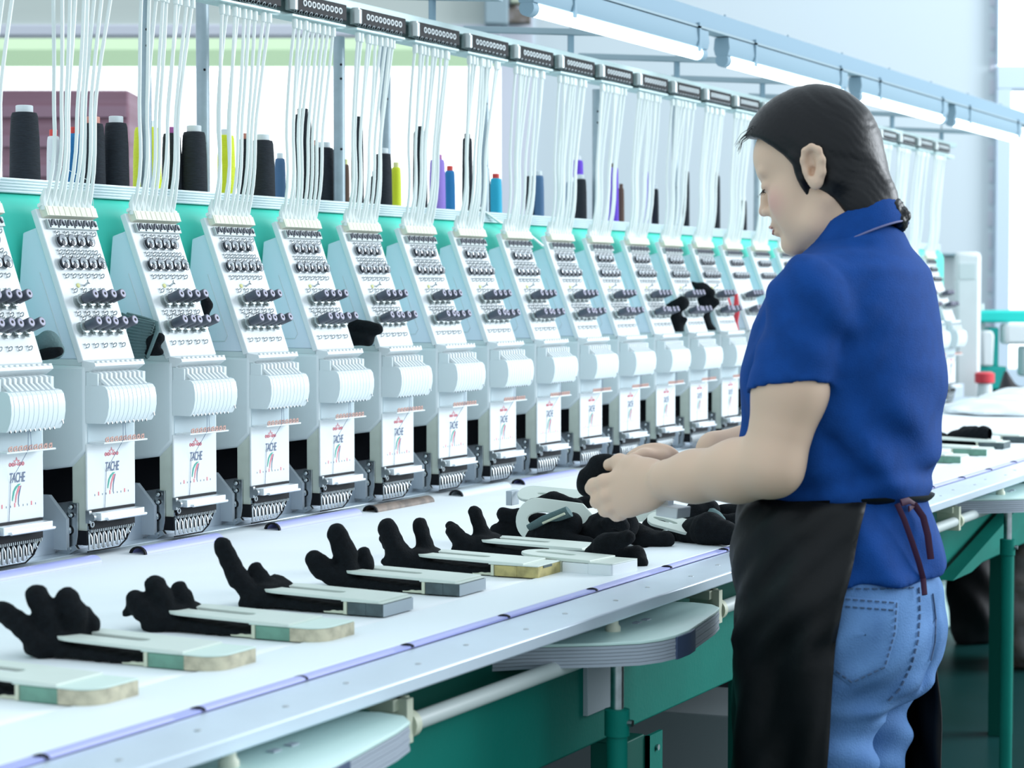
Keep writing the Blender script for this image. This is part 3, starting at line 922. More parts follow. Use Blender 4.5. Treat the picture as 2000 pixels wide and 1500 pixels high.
    obj('thread', b, 'print_ink', t)
    # face plate with printed emblem, column behind it
    obj('face_plate', MB().box(0, W, 0, .004, .966 - HZ, 1.0765 - HZ), 'panel_white', t, bevel=.0012)
    obj('column', MB().box(.003, W - .003, .004, .033, .925 - HZ, 1.0755 - HZ), 'olive_paint', t, bevel=.001)
    b = MB().m(0)
    # crown of small red figures
    cx, zc = .066, 1.056 - HZ
    for i, dx in enumerate((-.0155, -.0085, .0085, .0155)):
        r = .0026; b.torus((cx + dx, -.0003, zc), (0, 1, 0), r, .0008, 10, 4); b.box(cx + dx - r, cx + dx + r, -.0006, 0, zc - .0006, zc + .0006)
    st = []
    for i in range(10):
        a = math.pi / 2 + i * math.pi / 5; r = .0085 if i % 2 == 0 else .0036; st.append((cx + r * math.cos(a), zc + .0035 + r * math.sin(a)))
    st2 = [(cx + (x - cx) * .62, zc + .0035 + (z - zc - .0035) * .62) for x, z in st]
    n = 10
    b.add([(x, -.0006, z) for x, z in st] + [(x, -.0006, z) for x, z in st2], [(i, (i + 1) % n, (i + 1) % n + n, i + n) for i in range(n)])
    # ribbon strokes: green, red, blue
    def stroke(pts, w0, w1):
        vs = []
        for k, (x, z) in enumerate(pts):
            tt = k / (len(pts) - 1); w = w0 + (w1 - w0) * tt; vs += [(x - w, -.0006, z), (x + w, -.0006, z)]
        b.add(vs, [(2 * k, 2 * k + 1, 2 * k + 3, 2 * k + 2) for k in range(len(pts) - 1)])
    z0 = 1.0245 - HZ
    b.m(1); stroke([(cx + .007, z0), (cx - .001, z0 - .004), (cx - .007, z0 - .011), (cx - .010, z0 - .021), (cx - .011, z0 - .026)], .0034, .0008)
    b.m(0); stroke([(cx + .0075, z0 - .003), (cx + .003, z0 - .010), (cx - .0015, z0 - .018), (cx - .0035, z0 - .029)], .0030, .0010)
    b.m(2); stroke([(cx + .0095, z0 - .003), (cx + .0065, z0 - .012), (cx + .004, z0 - .021), (cx + .0035, z0 - .033)], .0016, .0007)
    # dotted scale
    for i in range(10):
        x = .020 + i * .0102; z = .9895 - HZ
        big = i in (1, 4, 8)
        b.m(0 if big else 2); b.box(x - (.0013 if big else .0005), x + (.0013 if big else .0005), -.0005, 0, z - .001, z + (.0055 if big else .0022))
    obj('printed_emblem', b, ['print_red', 'print_green', 'print_ink'], t, smooth=0)
    cu = bpy.data.curves.new('lettering', 'FONT'); cu.body = 'TACHE'; cu.size = .0165; cu.shear = .22; cu.align_x = 'CENTER'; cu.space_character = .98; cu.offset = .00018
    to = bpy.data.objects.new('lettering', cu); COL.objects.link(to)
    me = bpy.data.meshes.new_from_object(to); bpy.data.objects.remove(to)
    me.materials.clear(); me.materials.append(MATS['print_ink'])
    to = bpy.data.objects.new('lettering', me); COL.objects.link(to); to.parent = t
    to.matrix_local = Matrix.Translation((.0665, -.0007, 1.0275 - HZ)) @ Matrix.Rotation(math.pi / 2, 4, 'X') @ Matrix.Diagonal((.72, 1.35, 1, 1))
    # side bracket with bolts and link
    b = MB().prism([A(2.222, .978), A(2.240, .978), A(2.252, .93), A(2.252, .905), A(2.226, .902), A(2.222, .925)], -.002, .003)
    obj('side_bracket', b, 'steel', t, bevel=.0005)
    b = MB()
    for y, z, r in ((2.2335, .971, .0035), (2.2335, .9575, .0035), (2.238, .932, .0062)):
        b.lathe([(r, 0), (r, .003), (r * .7, .0035), (r * .7, .006), (r * .2, .0068)], (-.002, *A(y, z)), (-1, 0, 0), 14)
    obj('bracket_bolt', b, 'chrome', t)
    b = MB().m(1)
    for y, z, r in ((2.2335, .971, .0045), (2.2335, .9575, .0045), (2.238, .932, .008)): b.lathe([(r, 0), (r, .0012)], (-.002, *A(y, z)), (-1, 0, 0), 14)
    obj('bolt_washer', b, ['black_metal', 'black_metal'], t)
    b = MB().prism([A(2.222, .909), A(2.216, .902), A(2.252, .884), A(2.264, .886), A(2.262, .894)], -.010, -.003)
    b.cyl((-.011, *A(2.258, .890)), (-.002, *A(2.258, .890)), .0055, n=12).cyl((-.012, *A(2.232, .9015)), (-.002, *A(2.232, .9015)), .0035, n=10)
    obj('link_arm', b, 'steel', t, bevel=.0004)
    obj('side_guard', MB().prism([A(2.236, .900), A(2.236, .952), A(2.272, .990), A(2.30, .990), A(2.30, .900)], -.014, -.006), 'guard_metal', t)
    obj('guard_slot', MB().box(-.004, .003, *A(2.253, 0)[:1], *A(2.258, 0)[:1], .925 - HZ, .946 - HZ), 'black_metal', t)
    # clamp bar under the plate
    b = MB().box(.004, W - .008, *A(2.178, 0)[:1], *A(2.200, 0)[:1], .9495 - HZ, .9625 - HZ)
    obj('clamp_bar', b, 'aluminium', t, bevel=.001)
    b = MB().cyl((.018, *A(2.1755, .9515)), (W - .008, *A(2.1755, .9515)), .0028, n=10)
    obj('clamp_rod', b, 'aluminium', t)
    b = MB().cyl((-.006, *A(2.190, .9555)), (.004, *A(2.190, .9555)), .0062, n=14).box(-.004, .002, *A(2.196, 0)[:1], *A(2.204, 0)[:1], .945 - HZ, .966 - HZ).torus((-.004, *A(2.19, .944)), (0, 1, 0), .004, .0012)
    obj('spring_screw', b, 'steel', t)
    obj('needle_block', MB().box(.006, W - .006, *A(2.200, 0)[:1], *A(2.232, 0)[:1], .934 - HZ, .966 - HZ), 'black_metal', t)
    b = MB().box(.004, W - .004, *A(2.204, 0)[:1], *A(2.208, 0)[:1], .9325 - HZ, .9395 - HZ)
    for i in range(10): b.torus((.011 + i * .0122, *A(2.202, .9375)), (0, 1, 0), .0036, .0011, 10, 4)
    for i in range(24): b.box(.006 + i * .005, .008 + i * .005, *A(2.199, 0)[:1], *A(2.204, 0)[:1], .929 - HZ, .9335 - HZ)
    obj('spring_row', b, 'steel', t)
    # nine presser feet
    def foot_mb(bz):
        b = MB(); y = 2.203
        prof = [(0, .9315), (.0050, .9315), (.0048, .915), (.0062, bz + .005), (.0085, bz), (.0022, bz), (.0008, .913)]
        b.prism([(x, z - HZ) for x, z in prof], y - HY, y - HY + .0022, 'y')
        b.tube([Vector((.0025, y - HY + .001, .931 - HZ)), Vector((.0025, y - HY - .005, .922 - HZ)), Vector((.0035, y - HY - .006, bz + .003 - HZ))], .0011, 6)
        return b
    lows = [.9, .9, .9, .9, .9, .9, .901, .909, .917]
    cache = {}
    for i, bz in enumerate(lows):
        if bz not in cache:
            o = cache[bz] = obj('presser_foot', foot_mb(bz), 'steel', t)
        else:
            o = cache[bz].copy(); COL.objects.link(o)
        o.parent = t; o.location = (.002 + i * .0128, 0, 0)
    pts = [Vector((.0, *A(2.203, .8975))), Vector((.085, *A(2.203, .8975))), Vector((.105, *A(2.203, .908))), Vector((.122, *A(2.204, .928)))]
    obj('foot_tray', MB().tube(pts, .0014, 6).box(0, .112, *A(2.205, 0)[:1], *A(2.226, 0)[:1], .908 - HZ, .932 - HZ), ['black_metal'], t)
    return t


ORD = ['first', 'second', 'third', 'fourth', 'fifth', 'sixth', 'seventh', 'eighth', 'ninth', 'tenth', 'eleventh', 'twelfth', 'thirteenth', 'fourteenth', 'fifteenth', 'sixteenth', 'seventeenth',
       'eighteenth', 'nineteenth', 'twentieth', 'twenty-first', 'twenty-second', 'twenty-third', 'twenty-fourth']
extra = {0: ', cut by the left edge of the photo', 1: ', grey knit cuff on its right', 2: ', dark fingertip behind its knobs', 4: ', black glove fingers behind its knobs', 11: ', black gloves piled on its right', 12: ', between two black gloves', 13: ', red strap on its right'}
head0 = make_head()
heads = []
for n, x in enumerate(HX):
    h = head0 if n == 0 else dup(head0, (x, HY, HZ), skip=() if n < 14 else ('thread_eyelet', 'slot_mark', 'cover_seam', 'bolt_washer', 'stop_pin', 'indicator_light', 'comb_teeth'))
    heads.append(h)
    if n < 15: tag(h, 'white embroidery head, %s from the left%s' % (ORD[n], extra.get(n, '')), 'embroidery head', 'embroidery heads along the machine')
    elif n < 20: tag(h, 'white embroidery head hidden behind the woman in the blue shirt', 'embroidery head', 'embroidery heads behind the woman')
    else: tag(h, 'white far embroidery head, %s from the machine end, right of the woman' % ['last', 'second', 'third', 'fourth'][23 - n], 'embroidery head', 'embroidery heads along the machine')

# ================================================================== SENSOR BARS on the top rail
SW = .205
def make_sensor():
    t = thing('thread_sensor_bar', 'sensor bar', 'sensor bar', (0, 0, 0))
    obj('black_bar', MB().box(.024, SW + .008, 2.245, 2.262, 1.8735, 1.9065), 'black_metal', t, bevel=.002)
    b = MB()
    for i in range(9):
        x = .052 + i * .0168; b.torus((x, 2.2445, 1.8915), (0, 1, 0), .0052, .0016, 14, 6)
    obj('ring', b, 'panel_white', t)
    b = MB()
    for i in range(10):
        x = .02 + i * .019; b.torus((x, 2.2465, 1.8725), (0, 1, .6), .0042, .001, 10, 5); b.cyl((x, 2.262, 1.876), (x, 2.243, 1.868), .001, n=6)
    obj('thread_hook', b, 'steel', t)
    b = MB().cyl((.012, 2.25, 1.874), (.012, 2.25, 1.902), .0125, n=18).cyl((.012, 2.25, 1.902), (.012, 2.25, 1.906), .009, n=14)
    obj('roller', b, 'clear_disc', t)
    obj('base_strip', MB().box(.004, SW, 2.243, 2.275, 1.8615, 1.8655), 'pale_rail', t)
    return t
s0 = make_sensor()
for n, x in enumerate(HX):
    h = s0 if n == 0 else dup(s0)
    h.location = (x - .035, 0, 0)
    if n < 15: tag(h, 'black thread sensor bar with white rings above the %s head' % ORD[n], 'sensor bar', 'sensor bars on the top rail')
    else: tag(h, 'small black thread sensor bar on the top rail beyond the face of the woman', 'sensor bar', 'far sensor bars on the top rail')

# ================================================================== TUBE BUNDLES: nine white tubes per head
rt = random.Random(11)
for n, x in enumerate(HX):
    lab = 'bundle of nine white thread tubes above the %s head from the left' % ORD[n] if n < 15 else 'bundle of white thread tubes at the far end, beyond the face of the woman'
    t = thing('tube_bundle', lab, 'thread tubes', (x, 2.285, 1.46), 0, 'thread tube bundles' if n < 15 else 'far thread tube bundles')
    for i in range(9):
        xb = .008 + i * .0148; yb = 2.293 - 2.285
        xt = -.035 + .028 + i * .0188 + rt.uniform(-.003, .003); yt = 2.255 - 2.285 + rt.uniform(-.004, .004)
        sway = rt.uniform(-.006, .006) - (.010 if n <= 2 else .002) * (i - 4) * .3
        sy = rt.uniform(-.008, .008)
        zb, zt = .008, 1.852 - 1.46
        pts = []
        for k in range(13):
            u = k / 12
            xx = xb + (xt - xb) * (u * u * (3 - 2 * u)) + sway * math.sin(math.pi * u) + .0018 * math.sin(5 * u + i)
            yy = yb + (yt - yb) * u + sy * math.sin(math.pi * u) - .010 * math.sin(math.pi * min(1, u * 2.2)) * (1 - u)
            pts.append((xx, yy, zb + (zt - zb) * u))
        o = obj('thread_tube', MB().tube(pts, .0034, 7), 'tube_white', t)
        f = MB().lathe([(.0052, 0), (.0058, .003), (.0058, .017), (.0042, .0185)], (pts[-1][0], pts[-1][1], zt - .012), (0, 0, 1), 10)
        obj('ferrule', f, 'tube_white', o)
    b = MB()
    for i in range(9): b.tube([(.008 + i * .0148, .008, 0.004), (.008 + i * .0148 - .001, .009, .022), (.010 + i * .0144, .006, .040)], [.0062, .006, .0036], 8)
    obj('boot', b, 'tube_white', t)

# ================================================================== THREAD CONES on the shelf
def cone(xc, top, px0, px1, yarn, core, lab, y=2.46, cap=True):
    """px span sizes the cone; it stands on the shelf at depth y"""
    Z = xc * math.cos(YAW) + y * math.sin(YAW)
    r = (px1 - px0) / 2 / 4200 * Z
    h = (567 - top) / 4200 * Z + 1.33 - 1.512
    t = thing('thread_cone', lab, 'thread cone', (xc, y, 1.512), 0, 'thread cones on the shelf')
    rt_ = r * .87
    obj('yarn', MB().lathe([(r * .92, .004), (r, .010), (r * .99, h * .2), (r * .95, h * .6), (rt_, h - .020), (rt_ * .9, h - .013), (r * .5, h - .0115)], n=28), yarn, t, smooth=60)
    obj('core', MB().lathe([(r * .6, 0), (r * .6, .006), (r * .56, h - .02), (r * .56, h - .001), (r * .5, h), (r * .35, h - .002)], n=20), core, t)
    return t


def px2x(px, y):
    """distance along the shelf of a thing standing at depth y on the sight line"""
    a = YAW - math.atan((px - 1000) / 4200.0)
    return y / math.tan(a)
K, Wc = 'yarn_black', 'core_white'
cones = [
    (22, 82, 208, K, Wc, 'large black thread cone at the far left of the shelf', 2.45),
    (94, 122, 255, 'yarn_white', 'core_red', 'small white thread cone with red core behind the first tubes', 2.52),
    (134, 164, 250, 'yarn_blue', 'core_red', 'blue thread cone with red core among the first tubes', 2.50),
    (162, 209, 230, K, 'core_salmon', 'black thread cone with a salmon core', 2.44),
    (205, 255, 229, K, Wc, 'black thread cone with white core right of the salmon one', 2.43),
    (262, 318, 238, 'yarn_yellow', Wc, 'bright yellow thread cone behind the second tube bundle', 2.46),
    (318, 358, 250, K, 'core_magenta', 'black thread cone with a magenta core', 2.46),
    (356, 407, 247, K, Wc, 'black thread cone with white core before the thick grey post', 2.43),
    (426, 462, 254, 'yarn_yellow', Wc, 'yellow thread cone behind the third tube bundle', 2.46),
    (464, 498, 262, K, 'core_salmon', 'black thread cone tucked behind the third tube bundle', 2.50),
    (490, 539, 264, K, Wc, 'black thread cone with white core right of the third tubes', 2.43),
    (537, 560, 300, 'yarn_navy', Wc, 'slim dark blue thread cone at the edge of the fourth tubes', 2.52),
    (574, 612, 214, K, 'yarn_black', 'tall black thread cone behind the fourth tube bundle', 2.50),
    (606, 630, 275, K, 'core_salmon', 'slim black thread cone right of the fourth tubes', 2.52),
    (614, 656, 279, K, Wc, 'black thread cone with white core left of the slim post', 2.43),
    (668, 684, 312, 'yarn_brown', 'led_yellow', 'slim brown thread cone with yellow core beside the post', 2.48),
    (686, 712, 229, K, 'yarn_black', 'tall black thread cone behind the fifth tube bundle', 2.52),
    (722, 744, 335, K, Wc, 'short black thread cone right of the fifth tubes', 2.46),
    (732, 767, 291, K, Wc, 'black thread cone with white core before the second thick post', 2.43),
    (764, 785, 318, 'yarn_yellow', 'led_yellow', 'slim yellow thread cone right of a black one', 2.47),
    (806, 836, 248, K, 'yarn_black', 'tall black thread cone behind the sixth tube bundle', 2.52),
    (838, 871, 303, 'yarn_purple', 'core_magenta', 'purple thread cone between the sixth and seventh tubes', 2.43),
    (868, 890, 325, 'yarn_blue', 'core_red', 'blue thread cone right of the purple one', 2.50),
    (902, 924, 262, K, 'yarn_black', 'tall black thread cone behind the seventh tube bundle', 2.52),
    (933, 958, 316, K, Wc, 'black thread cone left of the cyan one', 2.43),
    (956, 981, 340, 'yarn_cyan', 'core_red', 'cyan thread cone with red core', 2.45),
    (1026, 1044, 336, K, Wc, 'black thread cone right of the eighth tubes', 2.46),
    (1041, 1063, 335, 'yarn_navy', Wc, 'dark blue thread cone beside the eighth tubes', 2.44),
    (1104, 1124, 347, 'yarn_navy', Wc, 'dark blue thread cone right of the ninth tubes', 2.46),
    (1114, 1140, 306, 'yarn_violet', 'core_white', 'violet thread cone standing behind a black one', 2.56),
    (1121, 1146, 342, K, Wc, 'black thread cone before the violet one', 2.42),
    (1187, 1208, 320, 'yarn_violet', 'yarn_brown', 'tall violet thread cone right of the tenth tubes', 2.45),
    (1206, 1219, 360, 'yarn_brown', 'yarn_brown', 'slim brown thread cone right of a violet one', 2.46),
    (1254, 1266, 328, 'yarn_violet', Wc, 'slim violet thread cone right of the eleventh tubes', 2.46),
    (1272, 1286, 362, K, Wc, 'short black thread cone before the twelfth tubes', 2.44),
    (1332, 1346, 328, K, Wc, 'slim black thread cone right of the twelfth tubes', 2.46),
    (1389, 1406, 337, K, 'yarn_brown', 'tall black thread cone right of the thirteenth tubes', 2.45),
    (1442, 1458, 385, K, Wc, 'short black thread cone right of the fourteenth tubes', 2.44),
    (1488, 1502, 415, 'yarn_navy', Wc, 'short blue thread cone beside the nose of the woman', 2.44),
]
for (a, b_, top, yarn, core, lab, y) in cones:
    cone(px2x((a + b_) / 2, y), top, a, b_, yarn, core, lab, y)
# loose thread ends
b = MB()
t = thing('loose_thread', 'loose pale thread end hanging below the shelf by a tube bundle', 'thread', (px2x(182, 2.36), 2.36, 1.47))
obj('strand', MB().tube([(-.03, .07, .09), (-.015, .0, .055), (-.002, -.004, .02), (0, -.003, -.045)], .0006, 5), 'tube_white', t)
t = thing('loose_thread', 'white tube end trailing from shelf to the eighth head', 'thread', (px2x(955, 2.35), 2.352, 1.50))
obj('strand', MB().tube([(-.03, .02, .035), (.06, .0, -.005), (.13, -.03, -.02), (.20, -.05, -.06)], .003, 7), 'tube_white', t)

# ================================================================== GLOVES ON BOARDS
_R = np.array(cam.rotation_euler.to_matrix())          # columns: camera axes in the world


def at(px, py, x=None, y=None, z=None):
    """the point of the place seen at a photo position, on the plane x=, y= or z="""
    d = _R @ np.array([(px - 1000) / FPX, -(py - 750) / FPX, -1.0])
    c = np.array([0, 0, CAMZ])
    s = (x - c[0]) / d[0] if x is not None else (y - c[1]) / d[1] if y is not None else (z - c[2]) / d[2]
    return c + s * d


TZ = .887
def board(x, label, kind, far=1.664, group='glove boards along the table', yb=1.452):
    """cream paddle on an end block; x is its left edge"""
    t = thing('glove_board', label, 'glove board', (x, yb, TZ), 0, group)
    w, L = .082, far - yb
    # paddle with a rounded far end and a long slot
    out = [(0, 0), (w, 0), (w, L - .05)] + [(w / 2 + w / 2 * math.cos(a), L - .05 + .05 * math.sin(a)) for a in [math.pi * i / 12 for i in range(1, 12)]] + [(0, L - .05)]
    cx, c0, c1, r = w * .52, L * .42, L * .80, .0095
    hole = [(cx + r * math.cos(a), c1 + r * math.sin(a)) for a in [math.pi * i / 8 for i in range(9)]] + [(cx - r * math.cos(a), c0 - r * math.sin(a)) for a in [math.pi * i / 8 for i in range(9)]]
    bm = bmesh.new()
    vo = [bm.verts.new((px_, py_, 0)) for px_, py_ in out]; vh = [bm.verts.new((px_, py_, 0)) for px_, py_ in hole]
    ed = [bm.edges.new((vo[i], vo[(i + 1) % len(vo)])) for i in range(len(vo))] + [bm.edges.new((vh[i], vh[(i + 1) % len(vh)])) for i in range(len(vh))]
    bmesh.ops.triangle_fill(bm, use_beauty=True, edges=ed)
    me = bpy.data.meshes.new('paddle'); bm.to_mesh(me); bm.free(); me.materials.append(MATS['board_cream'])
    o = bpy.data.objects.new('paddle', me); COL.objects.link(o); o.parent = t; o.location = (0, 0, .0195); o.rotation_euler = (.022, 0, 0)
    so = o.modifiers.new('thick', 'SOLIDIFY'); so.thickness = .0045; so.offset = 0
    bv = o.modifiers.new('bevel', 'BEVEL'); bv.width = .001; bv.segments = 2; bv.limit_method = 'ANGLE'
    side, front, bd = {'green': ('block_green', 'tape_tan', .098), 'dark': ('block_dark', 'block_grey', .056), 'gold': ('block_gold', 'block_gold', .075), 'jade': ('block_dark', 'block_dark', .07), 'mint': ('block_green', 'block_mint', .09), 'white': ('core_white', 'core_white', .09)}[kind]
    # end block: near part with the taped, rounded corner; far part coloured
    r = .03 if kind == 'green' else .004
    def rr(y0, y1, rad):
        return [(w, y1), (0, y1), (0, y0 + rad)] + [(rad - rad * math.cos(a), y0 + rad - rad * math.sin(a)) for a in [math.pi / 2 * i / 6 for i in range(1, 6)]] + [(rad, y0), (w, y0)]
    y0 = .05 - bd
    obj('end_block', MB().prism(rr(y0 + bd * .48, .05, .001), 0, .0165, 'z'), side, t, bevel=.0008)
    obj('end_tape', MB().prism(rr(y0, y0 + bd * .48, r), 0, .0170, 'z'), front if kind == 'green' else side, t, bevel=.0008)
    if kind in ('dark', 'mint', 'jade'):
        obj('front_face', MB().box(.001, w, y0 - .0016, y0, .0, .0165), front, t)
    if kind == 'gold':
        obj('dark_tape', MB().box(.02, .05, y0 - .0012, y0 + .02, .0140, .0176), 'block_dark', t)
    top = MB().prism(rr(y0, .06, r * .95), .0172, .0192, 'z')
    obj('end_top', top, 'block_mint' if kind == 'green' else 'board_cream', t, bevel=.0006)
    obj('foot_pad', MB().box(.004, .02, .055, .09, .0, .004).box(.0, .008, .051, .056, .0, .017), 'pipe_bracket', t)
    return t


def glove_on_board(x, label, fingers, thumb=None, y0=1.508, y1=1.660, h=.0028, group='black gloves pulled over the boards'):
    """black glove pulled over the far end of a board: flat palm underneath, fingers sticking up"""
    t = thing('black_glove', label, 'glove', (x, y0, TZ), 0, group)
    f = SDF()
    L = y1 - y0
    # flattened palm under the paddle that thickens toward the fingers
    def palm(P):
        u = np.clip(P[:, 1] / L, 0, 1)
        hw = .039 + .003 * u; hz = .0030 + .0050 * u
        zc = .0036 + .0052 * u
        q = np.stack([np.abs(P[:, 0] - .041) - hw + .004, np.abs(P[:, 1] - L / 2) - L / 2 + .002, np.abs(P[:, 2] - zc) - hz + .002], 1)
        return np.sqrt((np.maximum(q, 0) ** 2).sum(1)) + np.minimum(q.max(1), 0) - .0025
    f.fn(palm, 0)
    f.ell((.041, L - .002, .013), (.042, .034, .0125), k=.012)
    f.ell((.041, L - .012, .024), (.036, .020, .010), k=.012)
    for (b, m_, e, r) in fingers:
        f.chain([b, m_, e], [r * 1.08, r * 1.14, r * 1.04], k=.005)
    if thumb: f.chain(thumb, [.010, .007, .005][:len(thumb)], k=.010)
    f.disp = lambda P: .0009 * np.sin(P[:, 0] * 210 + P[:, 1] * 90) * np.sin(P[:, 1] * 160 - P[:, 2] * 120) + .0006 * np.sin(P[:, 1] * 330 + P[:, 2] * 270)
    sdf_obj('glove_fabric', f, (-.05, -.02, -.004), (.19, L + .16, .14), .0034, 'glove_black', t, smooth_it=1)
    b = MB().box(.006, .076, -.006, .0, .001, .0075)
    obj('hem', b, 'glove_inner', t, bevel=.002)
    return t


L0 = 1.660 - 1.508
def fg(*rows):
    return [((bx * .62, L0 + by, .016), (mx * .62, L0 + my, mz * 1.08), (ex * .62 - .002, L0 + ey * .85, ez * 1.10), r) for (bx, by, mx, my, mz, ex, ey, ez, r) in rows]
B = [
    (1.830, 'glove board cut by the left edge of the photo, green end with tan tape', 'green', None, None, None),
    (2.063, 'glove board with tan taped end nearest the bottom left corner', 'green', 'black glove with two upright fingers on the leftmost full board',
     fg((.006, .0, -.002, .02, .030, -.010, .058, .048, .013), (.030, -.01, .026, .002, .045, .020, .016, .066, .0135), (.062, -.02, .058, -.024, .045, .056, -.018, .062, .013), (.095, -.02, .095, -.028, .03, .09, -.026, .042, .011)), [(.0, .0 + L0, .008), (.0, L0 + .018, .007)]),
    (2.293, 'glove board with tan taped end, second of the two whole taped ones', 'green', 'black glove with curled-over fingers and a pointed tip',
     fg((.006, .0, -.001, .016, .024, .0, .030, .034, .0135), (.03, -.01, .03, .0, .036, .034, .012, .050, .0135), (.07, -.02, .075, -.016, .032, .08, -.008, .044, .011), (.004, .01, -.002, .032, .026, -.006, .046, .019, .006)), [(.0, L0 - .005, .006), (-.004, L0 + .008, .004)]),
    (2.521, 'glove board with dark grey end, third whole board from the left', 'dark', 'black glove with one tall leaning finger on the third board',
     fg((.012, .0, .004, .022, .036, -.004, .050, .076, .0125), (.045, -.01, .05, .0, .03, .050, .012, .044, .011), (.085, -.02, .09, -.018, .022, .09, -.010, .028, .010)), [(.0, L0 - .002, .006), (-.002, L0 + .012, .004)]),
    (2.743, 'glove board with dark two-piece end, fourth whole board', 'dark', 'black glove with a tall straight finger on the fourth board',
     fg((.008, .0, -.001, .018, .026, -.008, .030, .036, .0150), (.038, -.015, .034, -.010, .045, .026, .0, .072, .0150), (.075, -.02, .078, -.030, .028, .082, -.030, .042, .011)), None),
    (2.966, 'glove board with yellowish gold end', 'gold', 'black glove with a spread V of fingers on the gold-ended board',
     fg((.012, .0, .004, .018, .028, -.002, .036, .060, .0150), (.070, -.02, .074, -.012, .030, .070, -.004, .062, .0115), (.03, .01, .03, .04, .034, .03, .056, .042, .009)), [(.0, L0, .008), (-.004, L0 + .024, .010), (-.006, L0 + .036, .011)]),
    (3.185, 'glove board with dark green end beside the glove pile', 'jade', 'black glove with splayed fingers left of the glove pile',
     fg((.012, .0, .006, .016, .020, .0, .034, .034, .0125), (.06, -.02, .056, -.006, .030, .050, .004, .062, .0115), (.03, .01, .03, .036, .032, .03, .052, .040, .009)), [(.0, L0, .006), (-.002, L0 + .026, .006)]),
]
for x, l1, kind, l2, fs, th in B:
    board(x, l1, kind)
    if l2: glove_on_board(x, l2, fs, th)
# board at the very left shows its glove only as a dark strip
glove_on_board(1.830, 'black glove strip on the board cut by the left photo edge', fg((.03, -.01, .02, .0, .03, .015, .01, .05, .013)), None, group='black gloves pulled over the boards')

# boards beyond the woman
for i, (x, l) in enumerate([(5.43, 'first glove board to appear right of the woman'), (5.70, 'second glove board to appear right of the woman'), (5.97, 'glove board under the single glove at the right edge'), (6.25, 'dark glove board at the right photo edge')]):
    board(x, l, 'mint' if i < 2 else 'jade', group='glove boards beyond the woman')
glove_on_board(6.06, 'black glove lying on a board at the right photo edge', fg((.03, -.06, .0, -.15, .03, -.01, -.20, .026, .022), (.06, -.05, .05, -.09, .03, .04, -.14, .034, .018)), None, group='black gloves beyond the woman')

# ------------------------------------------------------------------ pile of boards and gloves in front of the woman
def free_glove(label, chains, ells=(), h=.0035, k=.012, cuff=None, group='loose black gloves in the pile', name='black_glove', m='glove_black'):
    pts = np.array([p for c in chains for p in c[0]] + [e[0] for e in ells])
    org = np.array([pts[:, 0].mean(), pts[:, 1].mean(), pts[:, 2].min()])
    t = thing(name, label, 'glove', tuple(org), 0, group)
    f = SDF()
    for c, rs in chains: f.chain([np.asarray(p) - org for p in c], rs, k=k)
    for e in ells: f.ell(np.asarray(e[0]) - org, e[1], e[2] if len(e) > 2 else None, k=k)
    f.disp = lambda P: .0011 * np.sin(P[:, 0] * 150 + P[:, 2] * 110) * np.sin(P[:, 1] * 140 - P[:, 2] * 90) + .0006 * np.sin(P[:, 1] * 330 + P[:, 0] * 270)
    lo, hi = f.lo - .01, f.hi + .01
    f.fn(lambda P: (TZ - org[2]) - P[:, 2], .003, 'and')
    sdf_obj('glove_fabric', f, lo, hi, h, m, t, smooth_it=1)
    if cuff is not None:
        c, d, r = cuff
        b = MB().torus(np.asarray(c) - org, d, r, .0035, 22, 8)
        obj('cuff_hem', b, 'glove_inner', t)
    return t


def a3(px, py, z=None, x=None): return tuple(at(px, py, z=z, x=x))

# white-ended board lying at the front of the pile
t = board(3.045, 'white glove board lying at the front of the pile', 'white', far=1.52, yb=1.375)
t.rotation_euler = (0, 0, -.10)
free_glove('black glove arching over the white board at the front of the pile', [
    ([a3(1160, 1082, x=3.17), a3(1182, 1064, x=3.16), a3(1226, 1050, x=3.16)], [.0155, .0165, .0125]),
    ([a3(1165, 1086, x=3.17), a3(1205, 1080, x=3.18), a3(1244, 1082, x=3.19), a3(1252, 1098, x=3.18), a3(1238, 1112, x=3.17), a3(1206, 1119, x=3.16)], [.012, .013, .0105, .010, .008, .006]),
])
